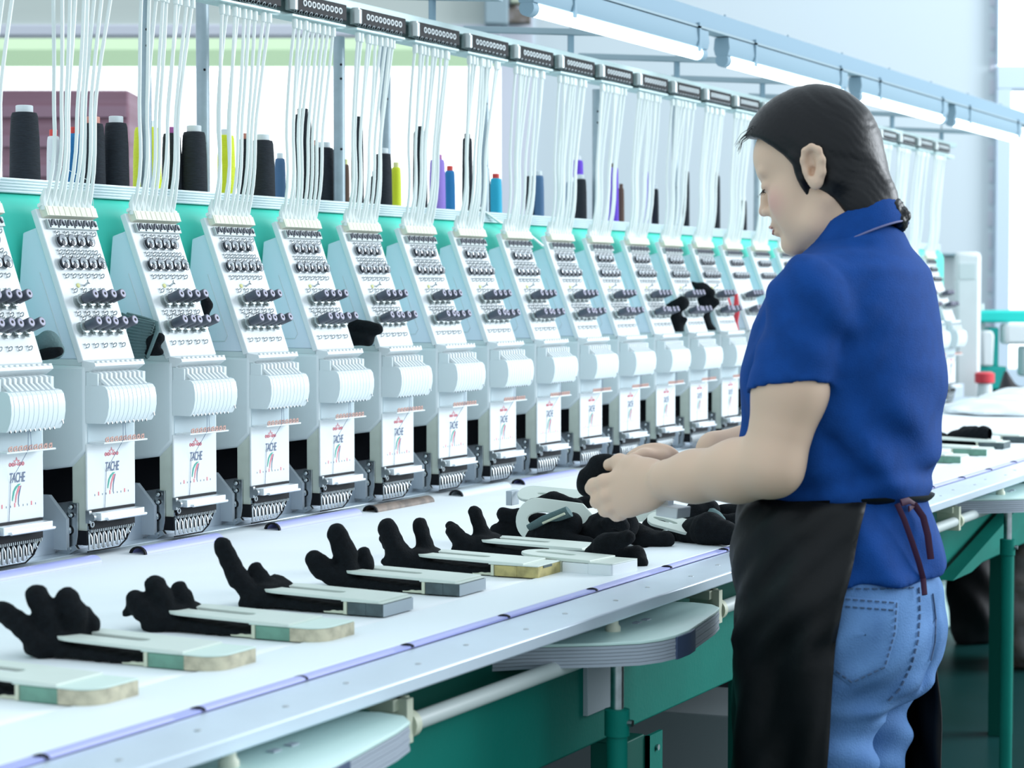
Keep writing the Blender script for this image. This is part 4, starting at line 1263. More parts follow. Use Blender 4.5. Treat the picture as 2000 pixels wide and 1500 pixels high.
# big cream paddle propped up on edge, its far twin behind it with a metal end
def loop_board(label, c, ux, uy, L, w, hole, group='boards propped in the pile', flat_end=False):
    t = thing('glove_board', label, 'glove board', tuple(c), 0, group)
    ux = Vector(ux).normalized(); uy = Vector(uy); uy = (uy - ux * ux.dot(uy)).normalized(); un = ux.cross(uy)
    n = 14
    left = [(-L / 2 + w / 2 - w / 2 * math.sin(a), w / 2 * math.cos(a)) for a in [math.pi * i / n for i in range(n + 1)]]
    right = [(L / 2, -w / 2 * .75), (L / 2 - .01, -w / 2 * .2), (L / 2, w / 2 * .4), (L / 2 - .03, w / 2)] if flat_end else [(L / 2 - w / 2 + w / 2 * math.sin(a), -w / 2 * math.cos(a)) for a in [math.pi * i / n for i in range(n + 1)]]
    out = left + right
    hl, hw, hc = hole
    hol = [(hc + hl / 2 * math.cos(a), hw / 2 * math.sin(a)) for a in [2 * math.pi * i / 24 for i in range(24)]]
    bm = bmesh.new()
    def mk(p): return bm.verts.new(ux * p[0] + uy * p[1])
    vo = [mk(p) for p in out]; vh = [mk(p) for p in hol]
    ed = [bm.edges.new((vo[i], vo[(i + 1) % len(vo)])) for i in range(len(vo))] + [bm.edges.new((vh[i], vh[(i + 1) % len(vh)])) for i in range(len(vh))]
    bmesh.ops.triangle_fill(bm, use_beauty=True, edges=ed)
    me = bpy.data.meshes.new('paddle'); bm.to_mesh(me); bm.free(); me.materials.append(MATS['board_cream'])
    o = bpy.data.objects.new('paddle', me); COL.objects.link(o); o.parent = t
    so = o.modifiers.new('thick', 'SOLIDIFY'); so.thickness = .006; so.offset = 0
    bv = o.modifiers.new('bevel', 'BEVEL'); bv.width = .0015; bv.segments = 2; bv.limit_method = 'ANGLE'
    return t, ux, uy, un
c = Vector(a3(1085, 1020, x=3.40)); rt_ = Vector((.05, -1, -.08)); upv = Vector((.25, .1, 1))
t, ux, uy, un = loop_board('large cream board with an oval hole propped up in the pile', c, rt_, upv, .150, .078, (.070, .030, -.018), flat_end=True)
c2 = Vector(a3(1075, 968, x=3.46))
t, ux, uy, un = loop_board('cream board with a metal end lying on top behind the propped board', c2, (.05, -1, -.05), (.9, .0, .42), .125, .05, (.05, .008, 0))
obj('metal_end', MB().obox(tuple(Vector(ux) * -.074 + Vector((0, 0, -.010))), (.03, .012, .026), None), 'block_grey', t, bevel=.001)
free_glove('black glove squeezed between the two propped boards', [([a3(1032, 985, x=3.44), a3(1080, 976, x=3.44), a3(1128, 986, x=3.44)], [.008, .013, .010]), ([a3(1128, 985, x=3.46), a3(1160, 978, x=3.47)], [.012, .012])])
free_glove('black glove pointing two fingers left out of the pile', [
    ([a3(982, 1003, x=3.40), a3(1015, 1010, x=3.42), a3(1060, 1020, x=3.44)], [.0115, .0125, .016]),
    ([a3(968, 1033, x=3.39), a3(1000, 1036, x=3.42), a3(1050, 1045, x=3.45)], [.0095, .014, .022]),
    ([a3(1000, 1048, x=3.43), a3(1100, 1045, x=3.46)], [.018, .02])])
free_glove('black glove with a pale folded cuff lying on the propped board', [
    ([a3(1045, 1050, x=3.34), a3(1075, 1042, x=3.34), a3(1118, 1028, x=3.35)], [.017, .022, .017]),
    ([a3(1060, 1052, x=3.33), a3(1100, 1058, x=3.33), a3(1150, 1062, x=3.33)], [.016, .016, .012]),
    ([a3(1080, 1030, x=3.33), a3(1120, 1016, x=3.35)], [.012, .012])])
t = thing('folded_cuff', 'pale greyish folded cuff of the glove on the propped board', 'cuff', a3(1080, 1020, x=3.325), 0)
b = MB(); p0, p1 = Vector(a3(1032, 1031, x=3.32)), Vector(a3(1112, 999, x=3.325)); o_ = Vector(t.location)
b.tube([p0 - o_, (p0 * .6 + p1 * .4) - o_ + Vector((0, 0, .001)), p1 - o_], [(.004, .007), (.0055, .012), (.006, .013)], 12)
obj('knit_fold', b, 'cuff_knit', t)
b = MB().tube([Vector(a3(1060, 1022, x=3.314)) - o_, Vector(a3(1103, 1003, x=3.314)) - o_], [.0022, .0022], 8)
obj('fold_lining', b, 'pipe_bracket', t)
free_glove('black glove heaped in the middle of the pile under the hands', [
    ([a3(1120, 1052, x=3.38), a3(1170, 1040, x=3.38), a3(1225, 1030, x=3.40)], [.018, .024, .02]),
    ([a3(1165, 1018, x=3.38), a3(1190, 1004, x=3.39), a3(1225, 1015, x=3.40)], [.012, .013, .014]),
    ([a3(1185, 1022, x=3.36), a3(1205, 1012, x=3.36), a3(1218, 1028, x=3.36)], [.011, .012, .011])])
free_glove('black ribbed glove lying right of the pile centre', [
    ([a3(1225, 1045, x=3.42), a3(1262, 1054, x=3.43), a3(1300, 1055, x=3.44)], [.014, .0165, .0155]),
    ([a3(1215, 1030, x=3.44), a3(1245, 1036, x=3.44), a3(1280, 1050, x=3.44)], [.016, .012, .008])])
# tapered paddle with a dark cuff around it, right of the hands
c3 = Vector(a3(1312, 1022, x=3.50))
t, ux, uy, un = loop_board('tapered cream board with a grooved slot lying right of the hands', c3, (.1, -1, -.22), (.75, .15, .5), .090, .036, (.045, .008, -.012))
c4 = Vector(a3(1262, 1022, x=3.56))
t, ux, uy, un = loop_board('cream board under the hands with a dark cuff on its end', c4, (.1, -1, .1), (.3, .15, .9), .085, .055, (.03, .008, -.01))
free_glove('dark cuff pulled over the end of a cream board', [([a3(1272, 1028, x=3.54), a3(1280, 1022, x=3.55)], [.017, .018])], group='cuffs in the pile', name='glove_cuff')
free_glove('large black glove heaped against the apron of the woman', [
    ([a3(1345, 1040, x=3.52), a3(1385, 1034, x=3.50), a3(1445, 1046, x=3.48)], [.024, .028, .016]),
    ([a3(1352, 1020, x=3.60), a3(1362, 1004, x=3.61), a3(1385, 996, x=3.62)], [.020, .022, .020])])
free_glove('flat black glove under the tapered board right of the hands', [([a3(1285, 1047, x=3.52), a3(1345, 1048, x=3.52)], [.010, .012])])
free_glove('black glove behind the forearm at the apron edge', [
    ([a3(1410, 1000, x=3.66), a3(1450, 998, x=3.66)], [.014, .016]), ([a3(1400, 1017, x=3.62), a3(1450, 1016, x=3.62)], [.012, .014])])
free_glove('grey-green glove cuff tucked between two black gloves', [([a3(1392, 1004, x=3.60), a3(1404, 1018, x=3.59)], [.011, .013])], group='cuffs in the pile', name='glove_cuff', m='cuff_knit')

# ------------------------------------------------------------------ gloves left lying on the machine heads
LZ = 1.2165
free_top = lambda *a, **k: free_glove(*a, **k)
def ledge_glove(label, chains, m='glove_black', k=.010, group='gloves resting on the machine heads'):
    pts = np.array([p for c in chains for p in c[0]])
    org = np.array([pts[:, 0].mean(), pts[:, 1].mean(), LZ])
    t = thing('black_glove' if m == 'glove_black' else 'glove_cuff', label, 'glove', tuple(org), 0, group)
    f = SDF()
    for c, rs in chains: f.chain([np.asarray(p) - org for p in c], rs, k=k)
    f.disp = lambda P: .0009 * np.sin(P[:, 0] * 170 + P[:, 2] * 130) * np.sin(P[:, 1] * 140 - P[:, 2] * 90)
    lo, hi = f.lo - .01, f.hi + .01
    f.fn(lambda P: -P[:, 2], .002, 'and')
    sdf_obj('glove_fabric', f, lo, hi, .004, m, t, smooth_it=1)
    return t
# ribbed knit cuff between the first and second heads
xk = HX[2] - .045
t = thing('knit_cuff', 'grey-green ribbed knit cuff wedged between the first and second heads', 'cuff', (xk, 2.26, LZ), 0, 'gloves resting on the machine heads')
b = MB(); nu, nv = 40, 12
P0, P1, P2, P3 = [Vector(a3(*q, x=xk)) - Vector(t.location) for q in ((243, 610), (306, 628), (285, 699), (240, 700))]
for side, off in ((0, -.012), (1, .012)):
    vs = []
    for i in range(nu + 1):
        for j in range(nv + 1):
            u, v = i / nu, j / nv
            p = (P0 * (1 - v) + P1 * v) * (1 - u) + (P3 * (1 - v) + P2 * v) * u
            p = p + Vector((off * math.sin(math.pi * min(1, .15 + v * .8)) + (.0022 if i % 3 == 0 else 0) * (-1 if side == 0 else 1), 0, 0))
            vs.append(p)
    fs = [(i * (nv + 1) + j, (i + 1) * (nv + 1) + j, (i + 1) * (nv + 1) + j + 1, i * (nv + 1) + j + 1) for i in range(nu) for j in range(nv)]
    b.add(vs, fs)
o = obj('knit_fabric', b, 'cuff_knit', t); so = o.modifiers.new('t', 'SOLIDIFY'); so.thickness = .003
p0 = [Vector(a3(*q, x=xk - .012)) - Vector(t.location) for q in ((306, 628), (308, 645), (288, 698))]
obj('rolled_edge', MB().tube(p0, [.003, .0035, .003], 8), 'cuff_knit', t)
f = SDF().chain([np.array(a3(300, 668, x=xk)) - np.array(t.location), np.array(a3(312, 660, x=xk)) - np.array(t.location)], [.014, .010], k=.01).chain([np.array(a3(292, 690, x=xk)) - np.array(t.location), np.array(a3(312, 688, x=xk)) - np.array(t.location)], [.010, .008], k=.005)
f.fn(lambda P: -P[:, 2], .002, 'and')
sdf_obj('glove_fold', f, f.lo - .01, f.hi + .01, .004, 'glove_black', t)
x1 = HX[1] - .05
ledge_glove('dark glove cuff at the left edge beside the first head', [([a3(70, 672, x=x1), a3(95, 668, x=x1), a3(116, 682, x=x1)], [.013, .017, .008]), ([a3(75, 690, x=x1), a3(112, 690, x=x1)], [.013, .010])], m='cuff_knit')
ledge_glove('black glove opening below the dark cuff at the left edge', [([a3(82, 694, x=x1 - .018), a3(116, 686, x=x1 - .018)], [.011, .008])])
ledge_glove('black glove with two fingers pointing right behind the fifth head', [([a3(690, 632, x=HX[5] - .05), a3(737, 643, x=HX[5] - .05)], [.012, .0125]), ([a3(690, 662, x=HX[5] - .06), a3(718, 664, x=HX[5] - .06)], [.014, .014]), ([a3(680, 668, x=HX[5] - .05), a3(684, 640, x=HX[5] - .05)], [.014, .014])])
xq = HX[3] - .06
ledge_glove('black glove finger standing up behind the second head', [([a3(400, 583, x=xq), a3(404, 596, x=xq), a3(398, 625, x=xq), a3(392, 690, x=xq)], [.0085, .0095, .008, .02])])
xa, xb_, xc_ = HX[11] + .18, HX[12] + .18, HX[13] + .17
ledge_glove('black glove stuffed beside the eleventh head', [([a3(1305, 602, x=xa), a3(1332, 592, x=xa)], [.012, .020]), ([a3(1320, 606, x=xa), a3(1322, 646, x=xa)], [.016, .02]), ([a3(1325, 632, x=xa), a3(1338, 624, x=xa)], [.016, .008])])
ledge_glove('black glove standing up with a pointed cuff beside the twelfth head', [([a3(1352, 552, x=xb_), a3(1372, 566, x=xb_), a3(1388, 572, x=xb_)], [.005, .019, .014]), ([a3(1385, 595, x=xb_), a3(1398, 590, x=xb_)], [.021, .012]), ([a3(1375, 570, x=xb_), a3(1372, 600, x=xb_), a3(1380, 640, x=xb_)], [.014, .018, .016]), ([a3(1385, 640, x=xb_), a3(1392, 645, x=xb_)], [.014, .012])])
t = thing('red_strap', 'bright red strap with a loop beside the thirteenth head', 'strap', a3(1430, 650, x=xc_), 0)
o_ = Vector(t.location)
b = MB().tube([Vector(a3(*q, x=xc_)) - o_ for q in ((1420, 577), (1438, 576), (1438, 610), (1437, 630), (1440, 650))], [(.004, .006), (.004, .008), (.004, .013), (.004, .008), (.004, .008)], 10)
b.tube([Vector(a3(*q, x=xc_)) - o_ for q in ((1420, 577), (1424, 590), (1430, 606))], [(.004, .005)] * 3, 10)
obj('strap_web', b, 'red_plastic', t)

# ================================================================== THE WOMAN AT THE TABLE
XC = 3.03
person = thing('person', 'woman in navy polo shirt, jeans and black apron looking down at a black glove', 'person', (XC, .96, 0))
PO = np.array([XC, .96, 0.0])
TH = math.radians(17)
HO = np.array([XC, .995, 1.505])
HF = np.array([0, math.cos(TH), -math.sin(TH)]); HL = np.array([-1.0, 0, 0]); HU = np.array([0, math.sin(TH), math.cos(TH)])
HR = np.stack([HF, HL, HU], 1)            # head axes as columns (forward, left, up)


def hp(f, v, u): return HO + HR @ np.array([f, v, u])


def hloc(P): return (P - HO.astype(np.float32)) @ HR.astype(np.float32)


def torso_fn(tab, nrm=1.0):
    zt = np.array([r[0] for r in tab][::-1]); cols = [np.array([r[i] for r in tab][::-1]) for i in (1, 2, 3)]
    def fn(P):
        z = P[:, 2]
        yc, a, b = [np.interp(z, zt, c) for c in cols]
        dx, dy = np.abs(P[:, 0] - XC) / a, np.abs(P[:, 1] - yc) / b
        p = 2.25
        k0 = (dx ** p + dy ** p + 1e-9) ** (1 / p)
        r = np.sqrt((P[:, 0] - XC) ** 2 + (P[:, 1] - yc) ** 2)
        d = r * (1 - 1 / np.maximum(k0, .05)) * .93
        return np.maximum(np.maximum(d, P[:, 2] - zt[-1]), zt[0] - P[:, 2])
    return fn


SHIRT_TAB = [(1.412, .940, .060, .056), (1.395, .940, .080, .066), (1.382, .938, .118, .078), (1.36, .940, .152, .096), (1.33, .948, .168, .111), (1.28, .955, .176, .128), (1.22, .960, .174, .138),
             (1.16, .963, .170, .140), (1.10, .967, .163, .139), (1.06, .970, .160, .139), (1.038, .970, .156, .134), (1.028, .970, .153, .128), (1.012, .969, .160, .131), (.97, .964, .172, .135), (.925, .960, .178, .141), (.915, .960, .178, .141)]
BODY_TAB = [(z, y, a - .018, b - .020) for z, y, a, b in SHIRT_TAB]

LSH, LEL, LWR = np.array([2.868, .957, 1.318]), np.array([2.828, .999, 1.086]), np.array([2.893, 1.180, 1.055])
RSH, REL, RWR = np.array([3.192, .957, 1.318]), np.array([3.232, .998, 1.090]), np.array([3.105, 1.190, 1.083])

body = SDF()
body.fn(torso_fn(BODY_TAB), 0); body._b(np.array([XC - .2, .78, .9]), np.array([XC + .2, 1.15, 1.43]))
# neck
body.chain([np.array([XC, .936, 1.375]), np.array([XC, .955, 1.435]), hp(-.022, 0, -.035)], [.058, .051, .055], k=.02)
body.seg(hp(.0, .022, -.09), np.array([XC - .02, .985, 1.375]), .020, .018, k=.02)
# skull and face
body.ell(hp(-.004, 0, .036), (.086, .070, .082), HR, k=.02)
body.ell(hp(.026, 0, -.030), (.060, .060, .070), HR, k=.02)
for s in (1, -1):
    body.chain([hp(-.006, s * .052, -.048), hp(.018, s * .046, -.076), hp(.064, s * .016, -.090)], [.017, .018, .017], k=.018)
    body.ell(hp(.050, s * .033, -.028), (.030, .026, .032), HR, k=.018)
    body.ell(hp(.044, s * .030, -.060), (.026, .024, .028), HR, k=.02)
body.ell(hp(.074, 0, -.089), (.017, .020, .016), HR, k=.016)
body.ell(hp(.062, 0, .034), (.032, .052, .042), HR, k=.02)
body.ell(hp(.074, 0, -.048), (.019, .026, .026), HR, k=.014)                 # muzzle
for s in (1, -1):
    body.ell(hp(.093, s * .031, .002), (.013, .017, .010), HR, k=.014, op='cut')     # eye sockets
    body.ell(hp(.0735, s * .031, .000), (.0135, .0165, .0105), HR, k=.005)         # closed lids
    body.seg(hp(.084, s * .012, .019), hp(.074, s * .046, .020), .006, .005, k=.010)  # brow ridge
body.chain([hp(.085, 0, .014), hp(.094, 0, -.010), hp(.1035, 0, -.029)], [.0065, .0065, .0085], k=.010)
for s in (1, -1): body.ell(hp(.0945, s * .0105, -.033), (.009, .0065, .0065), HR, k=.006)
for s in (1, -1): body.ell(hp(.099, s * .0060, -.0405), (.0045, .0026, .003), HR, k=.002, op='cut')
body.ell(hp(.0905, 0, -.0545), (.0085, .019, .0055), HR, k=.005)
body.ell(hp(.0895, 0, -.0665), (.0085, .0165, .0060), HR, k=.005)
body.seg(hp(.101, .017, -.0602), hp(.101, -.017, -.0602), .0016, .0016, k=.003, op='cut')
# ears
for s in (1, -1):
    ca, sa = math.cos(.18), math.sin(.18)
    Re = HR @ np.array([[ca, 0, -sa], [0, 1, 0], [sa, 0, ca]])
    e = lambda f, v, u: hp(-.012, s * .0765, -.003) + Re @ (np.array([f, s * v, u]) * .94)
    body.ell(e(0, .004, 0), (.017, .009, .030), Re, k=.004)
    body.ell(e(.001, .0135, .004), (.0105, .0085, .020), Re, k=.002, op='cut')
    body.ell(e(.002, .006, -.006), (.006, .008, .008), Re, k=.002, op='cut')
    body.chain([e(.013, .004, -.004), e(.014, .009, .012), e(.009, .012, .026), e(-.003, .013, .031), e(-.014, .013, .024), e(-.018, .012, .008), e(-.0155, .010, -.010), e(-.008, .008, -.023)], [.0034, .0037, .0038, .0040, .0042, .0042, .0042, .0048], k=.0055)
    body.ell(e(-.002, .007, -.026), (.0085, .0055, .009), Re, k=.006)
    body.chain([e(-.007, .008, .018), e(-.010, .009, .004), e(-.004, .008, -.012)], [.003, .003, .003], k=.003)
    body.ell(e(.011, .007, -.006), (.004, .0045, .006), Re, k=.003)
# arms
for S, E_, Wr in ((LSH, LEL, LWR), (RSH, REL, RWR)):
    mid = S * .45 + E_ * .55
    body.chain([S, mid, E_], [.052, .0495, .0415], k=.02)
    fm = E_ * .68 + Wr * .32
    body.chain([E_, fm, E_ * .25 + Wr * .75, Wr], [.0405, .0425, .0350, .0305], k=.02)
# left hand: back of the hand toward the camera, fingers wrapped round the glove
A3 = lambda px, py, x: at(px, py, x=x)
pl = A3(1243, 952, 2.922)
fwd = (A3(1205, 952, 2.928) - LWR); fwd /= np.linalg.norm(fwd)
upx = np.array([0, 0, 1.0]); upx = upx - fwd * upx.dot(fwd); upx /= np.linalg.norm(upx); side = np.cross(fwd, upx)
body.ell(pl, (.046, .020, .040), np.stack([fwd, side, upx], 1), k=.016)
body.ell(A3(1268, 945, 2.912), (.034, .021, .036), np.stack([fwd, side, upx], 1), k=.016)
body.ell(A3(1222, 960, 2.926), (.028, .017, .039), np.stack([fwd, side, upx], 1), k=.012)
body.chain([A3(1280, 922, 2.915), A3(1238, 908, 2.930), A3(1210, 903, 2.944), A3(1190, 908, 2.958)], [.0165, .0135, .0115, .0098], k=.010)
body.chain([A3(1222, 932, 2.926), A3(1180, 941, 2.927), A3(1160, 948, 2.936), A3(1156, 953, 2.955), A3(1166, 955, 2.974)], [.0125, .0112, .0105, .0098, .0085], k=.006)
body.chain([A3(1218, 955, 2.924), A3(1184, 968, 2.925), A3(1168, 976, 2.934), A3(1166, 980, 2.955), A3(1176, 978, 2.974)], [.0125, .0112, .0105, .0098, .0085], k=.006)
body.chain([A3(1222, 976, 2.926), A3(1192, 990, 2.930), A3(1182, 996, 2.940), A3(1190, 996, 2.965)], [.0120, .0108, .0100, .0085], k=.006)
body.chain([A3(1236, 990, 2.930), A3(1212, 1003, 2.937), A3(1204, 1006, 2.946), A3(1212, 1004, 2.966)], [.0110, .0098, .009, .0078], k=.006)
# right hand, behind
f2 = A3(1230, 915, 3.05) - RWR; f2 /= np.linalg.norm(f2); u2 = np.array([0, 0, 1.0]); u2 -= f2 * u2.dot(f2); u2 /= np.linalg.norm(u2); s2 = np.cross(f2, u2)
body.ell(A3(1272, 912, 3.06), (.050, .018, .037), np.stack([f2, s2, u2], 1), k=.016)
body.chain([A3(1290, 897, 3.055), A3(1258, 893, 3.035), A3(1236, 896, 3.016)], [.0145, .012, .0095], k=.010)
for (q0, q1, q2, q3) in (((1245, 905), (1205, 915), (1190, 925), (1192, 935)), ((1243, 925), (1200, 938), (1188, 948), (1192, 955)), ((1250, 945), (1210, 958), (1200, 966), (1206, 970)), ((1260, 962), (1228, 972), (1220, 978), (1226, 980))):
    body.chain([A3(*q0, 3.052), A3(*q1, 3.055), A3(*q2, 3.04), A3(*q3, 3.015)], [.0118, .0105, .0098, .0085], k=.006)
# pelvis and legs under the clothes
body.ell((XC, .965, .87), (.160, .125, .12), k=.04)
LEGS = []
for s, yk, yf in ((-1, .975, .955), (1, .972, .99)):
    pts = [np.array([XC + s * .078, .965, .80]), np.array([XC + s * .083, yk - .005, .66]), np.array([XC + s * .085, yk + .005, .47]), np.array([XC + s * .085, yk - .01, .30]), np.array([XC + s * .085, yf - .01, .085])]
    LEGS.append(pts)
    body.chain(pts, [.074, .056, .042, .040, .034], k=.03)
    body.chain([np.array([XC + s * .087, yf - .03, .055]), np.array([XC + s * .095, yf + .13, .035])], [.036, .028], k=.02)
lo, hi = body.lo - .01, body.hi + .01
sdf_obj('body', body, lo, hi, .0027, 'skin', person, smooth_it=2, origin=PO)

# lips, lash line, brow
b = MB()
def lipstrip(pts, w):
    b.tube([Vector(p - PO) for p in pts], w, 8)
lipstrip([hp(.0945, .0150, -.0585), hp(.0985, .008, -.0555), hp(.0988, 0, -.0560), hp(.0985, -.008, -.0555), hp(.0945, -.0150, -.0585)], [(.0012, .0012), (.0022, .0026), (.0022, .0026), (.0022, .0026), (.0012, .0012)])
lipstrip([hp(.0935, .0140, -.0620), hp(.0965, .007, -.0655), hp(.0970, 0, -.0660), hp(.0965, -.007, -.0655), hp(.0935, -.0140, -.0620)], [(.0012, .0012), (.0022, .003), (.0022, .003), (.0022, .003), (.0012, .0012)])
obj('lips', b, 'lip', person)
b = MB()
for s in (1, -1):
    c = [hp(.0868 - .0000 * i, s * (.018 + .0055 * i), -.0055 - (.0018 if 0 < i < 4 else 0)) for i in range(6)]
    # lash line hugging the lid
    c = []
    for i in range(7):
        v = .0175 + .0045 * i; q = (v - .031) / .0165
        c.append(hp(.0735 + .0130 * math.sqrt(max(.04, 1 - q * q - .20)) + .0012, s * v, -.0050 - .001 * (1 - q * q)))
    b.tube([Vector(p - PO) for p in c], [.0006, .0011, .0013, .0013, .0013, .0012, .0009], 6)
    for i in range(1, 7): b.tube([Vector(c[i] - PO), Vector(c[i] + HF * .006 - HU * .004 + HL * s * .002 - PO)], [.0006, .0002], 4)
obj('eyelash', b, 'eyelash', person)
b = MB()
for s in (1, -1):
    b.tube([Vector(hp(.0885 - .0002 * i - .00085 * max(0, i - 1) ** 1.6, s * (.013 + .0062 * i), .0185 + .0012 * i - .0006 * max(0, i - 3)) - PO) for i in range(6)], [(.0008, .0016), (.0012, .003), (.0012, .003), (.0012, .0026), (.001, .002), (.0006, .001)], 6, ref=(0, 1, 0))
obj('eyebrow', b, 'hair', person)

# hair: close to the skull, swept back to a low knot at the nape
hair = SDF()
hair.ell(hp(.000, 0, .040), (.0875, .0775, .0885), HR, k=.02)
hair.ell(hp(.034, 0, .058), (.068, .066, .062), HR, k=.02)
hair.ell(hp(-.030, 0, .010), (.060, .072, .080), HR, k=.03)
hair.chain([hp(-.045, 0, -.025), hp(-.052, 0, -.065), np.array([XC, .930, 1.418])], [.044, .039, .033], k=.02)
hair.chain([hp(-.03, .045, -.03), hp(-.045, .030, -.075), np.array([XC - .02, .930, 1.415])], [.026, .026, .022], k=.02)
hair.chain([hp(-.03, -.045, -.03), hp(-.045, -.030, -.075), np.array([XC + .02, .930, 1.415])], [.026, .026, .022], k=.02)
hair.chain([hp(.012, .066, .02), hp(.016, .063, -.012), hp(.014, .060, -.036)], [.010, .008, .003], k=.010)
hair.chain([hp(.012, -.066, .02), hp(.016, -.063, -.012), hp(.014, -.060, -.036)], [.010, .008, .003], k=.010)
ub = np.array([-.16, -.11, -.075, -.050, -.044, -.02, .012, .030, .047, .064, .078, .088, .12]); fb = np.array([-.045, -.042, -.030, -.018, .017, .021, .022, .030, .043, .060, .083, .12, .2])
def face_side(P):
    q = hloc(P)
    return (q[:, 0] - np.interp(q[:, 2], ub, fb) - .10 * np.maximum(0, .045 - np.abs(q[:, 1])) * (q[:, 2] > .03)) * .72
hair.fn(face_side, .007, 'and')
hair.fn(lambda P: P[:, 2] * -1 + 1.405, .004, 'and')
def strands(P):
    q = hloc(P); c = q[:, 0] * .80 - q[:, 2] * .60; w = np.abs(q[:, 1])
    return .0003 * np.sin(c * 260 + 2.2 * np.sin(w * 50 + q[:, 2] * 35)) + .00025 * np.sin(c * 690 + 3 * np.sin(q[:, 2] * 60 + w * 90)) + .0002 * np.sin(c * 1250 - w * 240)
hair.disp = strands
hl, hh = hair.lo - .01, hair.hi + .01
o = sdf_obj('hair', hair, hl, hh, .0026, 'hair', person, smooth_it=1, origin=PO)
# knot of hair showing behind the collar, stray hairs at the forehead
f = SDF()
rk = random.Random(4)
for i in range(14):
    a = rk.uniform(0, 6.28); z = 1.456 - .0026 * i
    f.ell((XC + .010 * math.cos(a), .8790 + .0055 * math.sin(a) - .0005 * (i - 8), z), (.0095, .0090, .008), k=.006)
f.disp = lambda P: .0012 * np.sin(P[:, 2] * 900 + P[:, 0] * 500) * np.sin(P[:, 0] * 800)
sdf_obj('hair_knot', f, f.lo, f.hi, .0024, 'hair', person, smooth_it=0, origin=PO)
b = MB()
for i in range(12):
    v = .052 - .006 * i * .7; f0 = .070 + .0015 * i
    st = hp(f0 - .004, v, .088 - .0004 * i); md = hp(f0 + .016 + rk.uniform(0, .003), v + .002, .079 + rk.uniform(-.003, .004)); en = hp(f0 + .024 + rk.uniform(0, .008), v + rk.uniform(-.004, .008), .068 + rk.uniform(-.008, .004))
    b.tube([Vector(p - PO) for p in (st, md, en)], [.0006, .0004, .0002], 4)
obj('stray_hair', b, 'hair', person)

# polo shirt
shirt = SDF()
shirt.fn(torso_fn(SHIRT_TAB), 0); shirt._b(np.array([XC - .21, .77, .9]), np.array([XC + .21, 1.15, 1.45]))
for s, S, E_ in ((-1, LSH, LEL), (1, RSH, REL)):
    shirt.seg(np.array([XC + s * .055, .938, 1.362]), S + np.array([-s * .005, 0, .004]), .036, .055, k=.03)
    d = (E_ - S) / np.linalg.norm(E_ - S)
    def sleeve(P, S=S, d=d):
        t = (P - S.astype(np.float32)) @ d.astype(np.float32)
        e = np.minimum(_seg(P, S, S + d * .16, .0575, .0585), _seg(P, S + d * .121, S + d * .16, .0600, .0600))
        t = t - .30 * (P[:, 1] - (S + d * .13)[1])
        e = _smax(e, t - .130, .002)
        return np.maximum(e, -np.maximum(_seg(P, S + d * .06, S + d * .25, .0525, .0525), .113 - t))
    shirt.fn(sleeve, .016)
shirt.ell((XC, .918, 1.388), (.080, .045, .046), k=.02)
shirt.seg(np.array([XC, .944, 1.38]), np.array([XC, .970, 1.50]), .0545, .056, k=.004, op='cut')
def folds(P):
    x, y, z = P[:, 0] - XC, P[:, 1] - .96, P[:, 2]
    arm = np.clip((np.abs(x) - .150) / .02, 0, 1); tor = 1 - arm
    w = np.clip((1.33 - z) / .12, 0, 1)
    d = .0048 * np.sin(z * 48 + x * 22 - y * 62) * np.clip((1.22 - z) / .1, 0, 1) * tor
    d += .0050 * np.sin(y * 46 + z * 24 + 1.0) * w * np.clip(1 - np.abs(z - 1.17) / .2, 0, 1) * tor
    d += .0030 * np.sin(y * 90 - z * 60 + x * 25) * w * tor * np.exp(-((z - 1.10) / .07) ** 2)
    d += .0048 * np.sin(z * 105 + y * 38 + x * 12) * np.exp(-((z - 1.050) / .028) ** 2)
    d += .0040 * np.sin(z * 62 - y * 75 + 2) * arm * np.clip((z - 1.225) / .04, 0, 1)
    d += .0035 * np.sin(y * 70 + z * 90) * np.exp(-((np.abs(x) - .145) / .015) ** 2) * np.exp(-((z - 1.27) / .06) ** 2)
    d += .0030 * np.sin(y * 55 + x * 40) * np.clip((1.0 - z) / .06, 0, 1)
    return d
shirt.disp = folds
sdf_obj('polo_shirt', shirt, np.array([XC - .30, .75, .905]), np.array([XC + .30, 1.16, 1.44]), .0042, 'shirt_blue', person, smooth_it=2, origin=PO)
# armhole seam and placket pocket
b = MB()
pts = []
for i in range(13):
    a = -.4 + 3.9 * i / 12
    pts.append(np.array([XC - .152 - .008 * math.sin(a), .957 + .062 * math.cos(a), 1.300 + .058 * math.sin(a)]))
# collar: folded band round the neck
b = MB(); n = 36
rings = []
cN = np.array([XC, .947, 1.414])
for (r, dz, k) in ((.0535, .008, 0), (.0560, .022, 0), (.0600, .0250, 0), (.0655, .016, 0), (.0770, -.014, 0), (.0785, -.021, 0), (.0745, -.021, 0), (.0620, .004, 0), (.0535, .008, 0)):
    ring = []
    for i in range(n):
        a = 2 * math.pi * i / n
        dx, dy = math.sin(a), math.cos(a)
        tilt = -.47 * (r * dy) - .020 * max(0, dy) ** 2
        ring.append(Vector((cN[0] + r * 1.04 * dx, cN[1] + r * .98 * dy, cN[2] + dz + tilt)) - Vector(PO))
    rings.append(ring)
vs = [v for r in rings for v in r]
fs = [(k * n + i, k * n + (i + 1) % n, (k + 1) * n + (i + 1) % n, (k + 1) * n + i) for k in range(len(rings) - 1) for i in range(n)]
b.add(vs, fs); obj('collar', b, 'shirt_blue', person, smooth=70)
b = MB(); ring = rings[5] + [rings[5][0]]
b.tube([Vector(p) for p in ring], .0016, 6, caps=False); obj('collar_trim', b, 'shirt_trim', person)

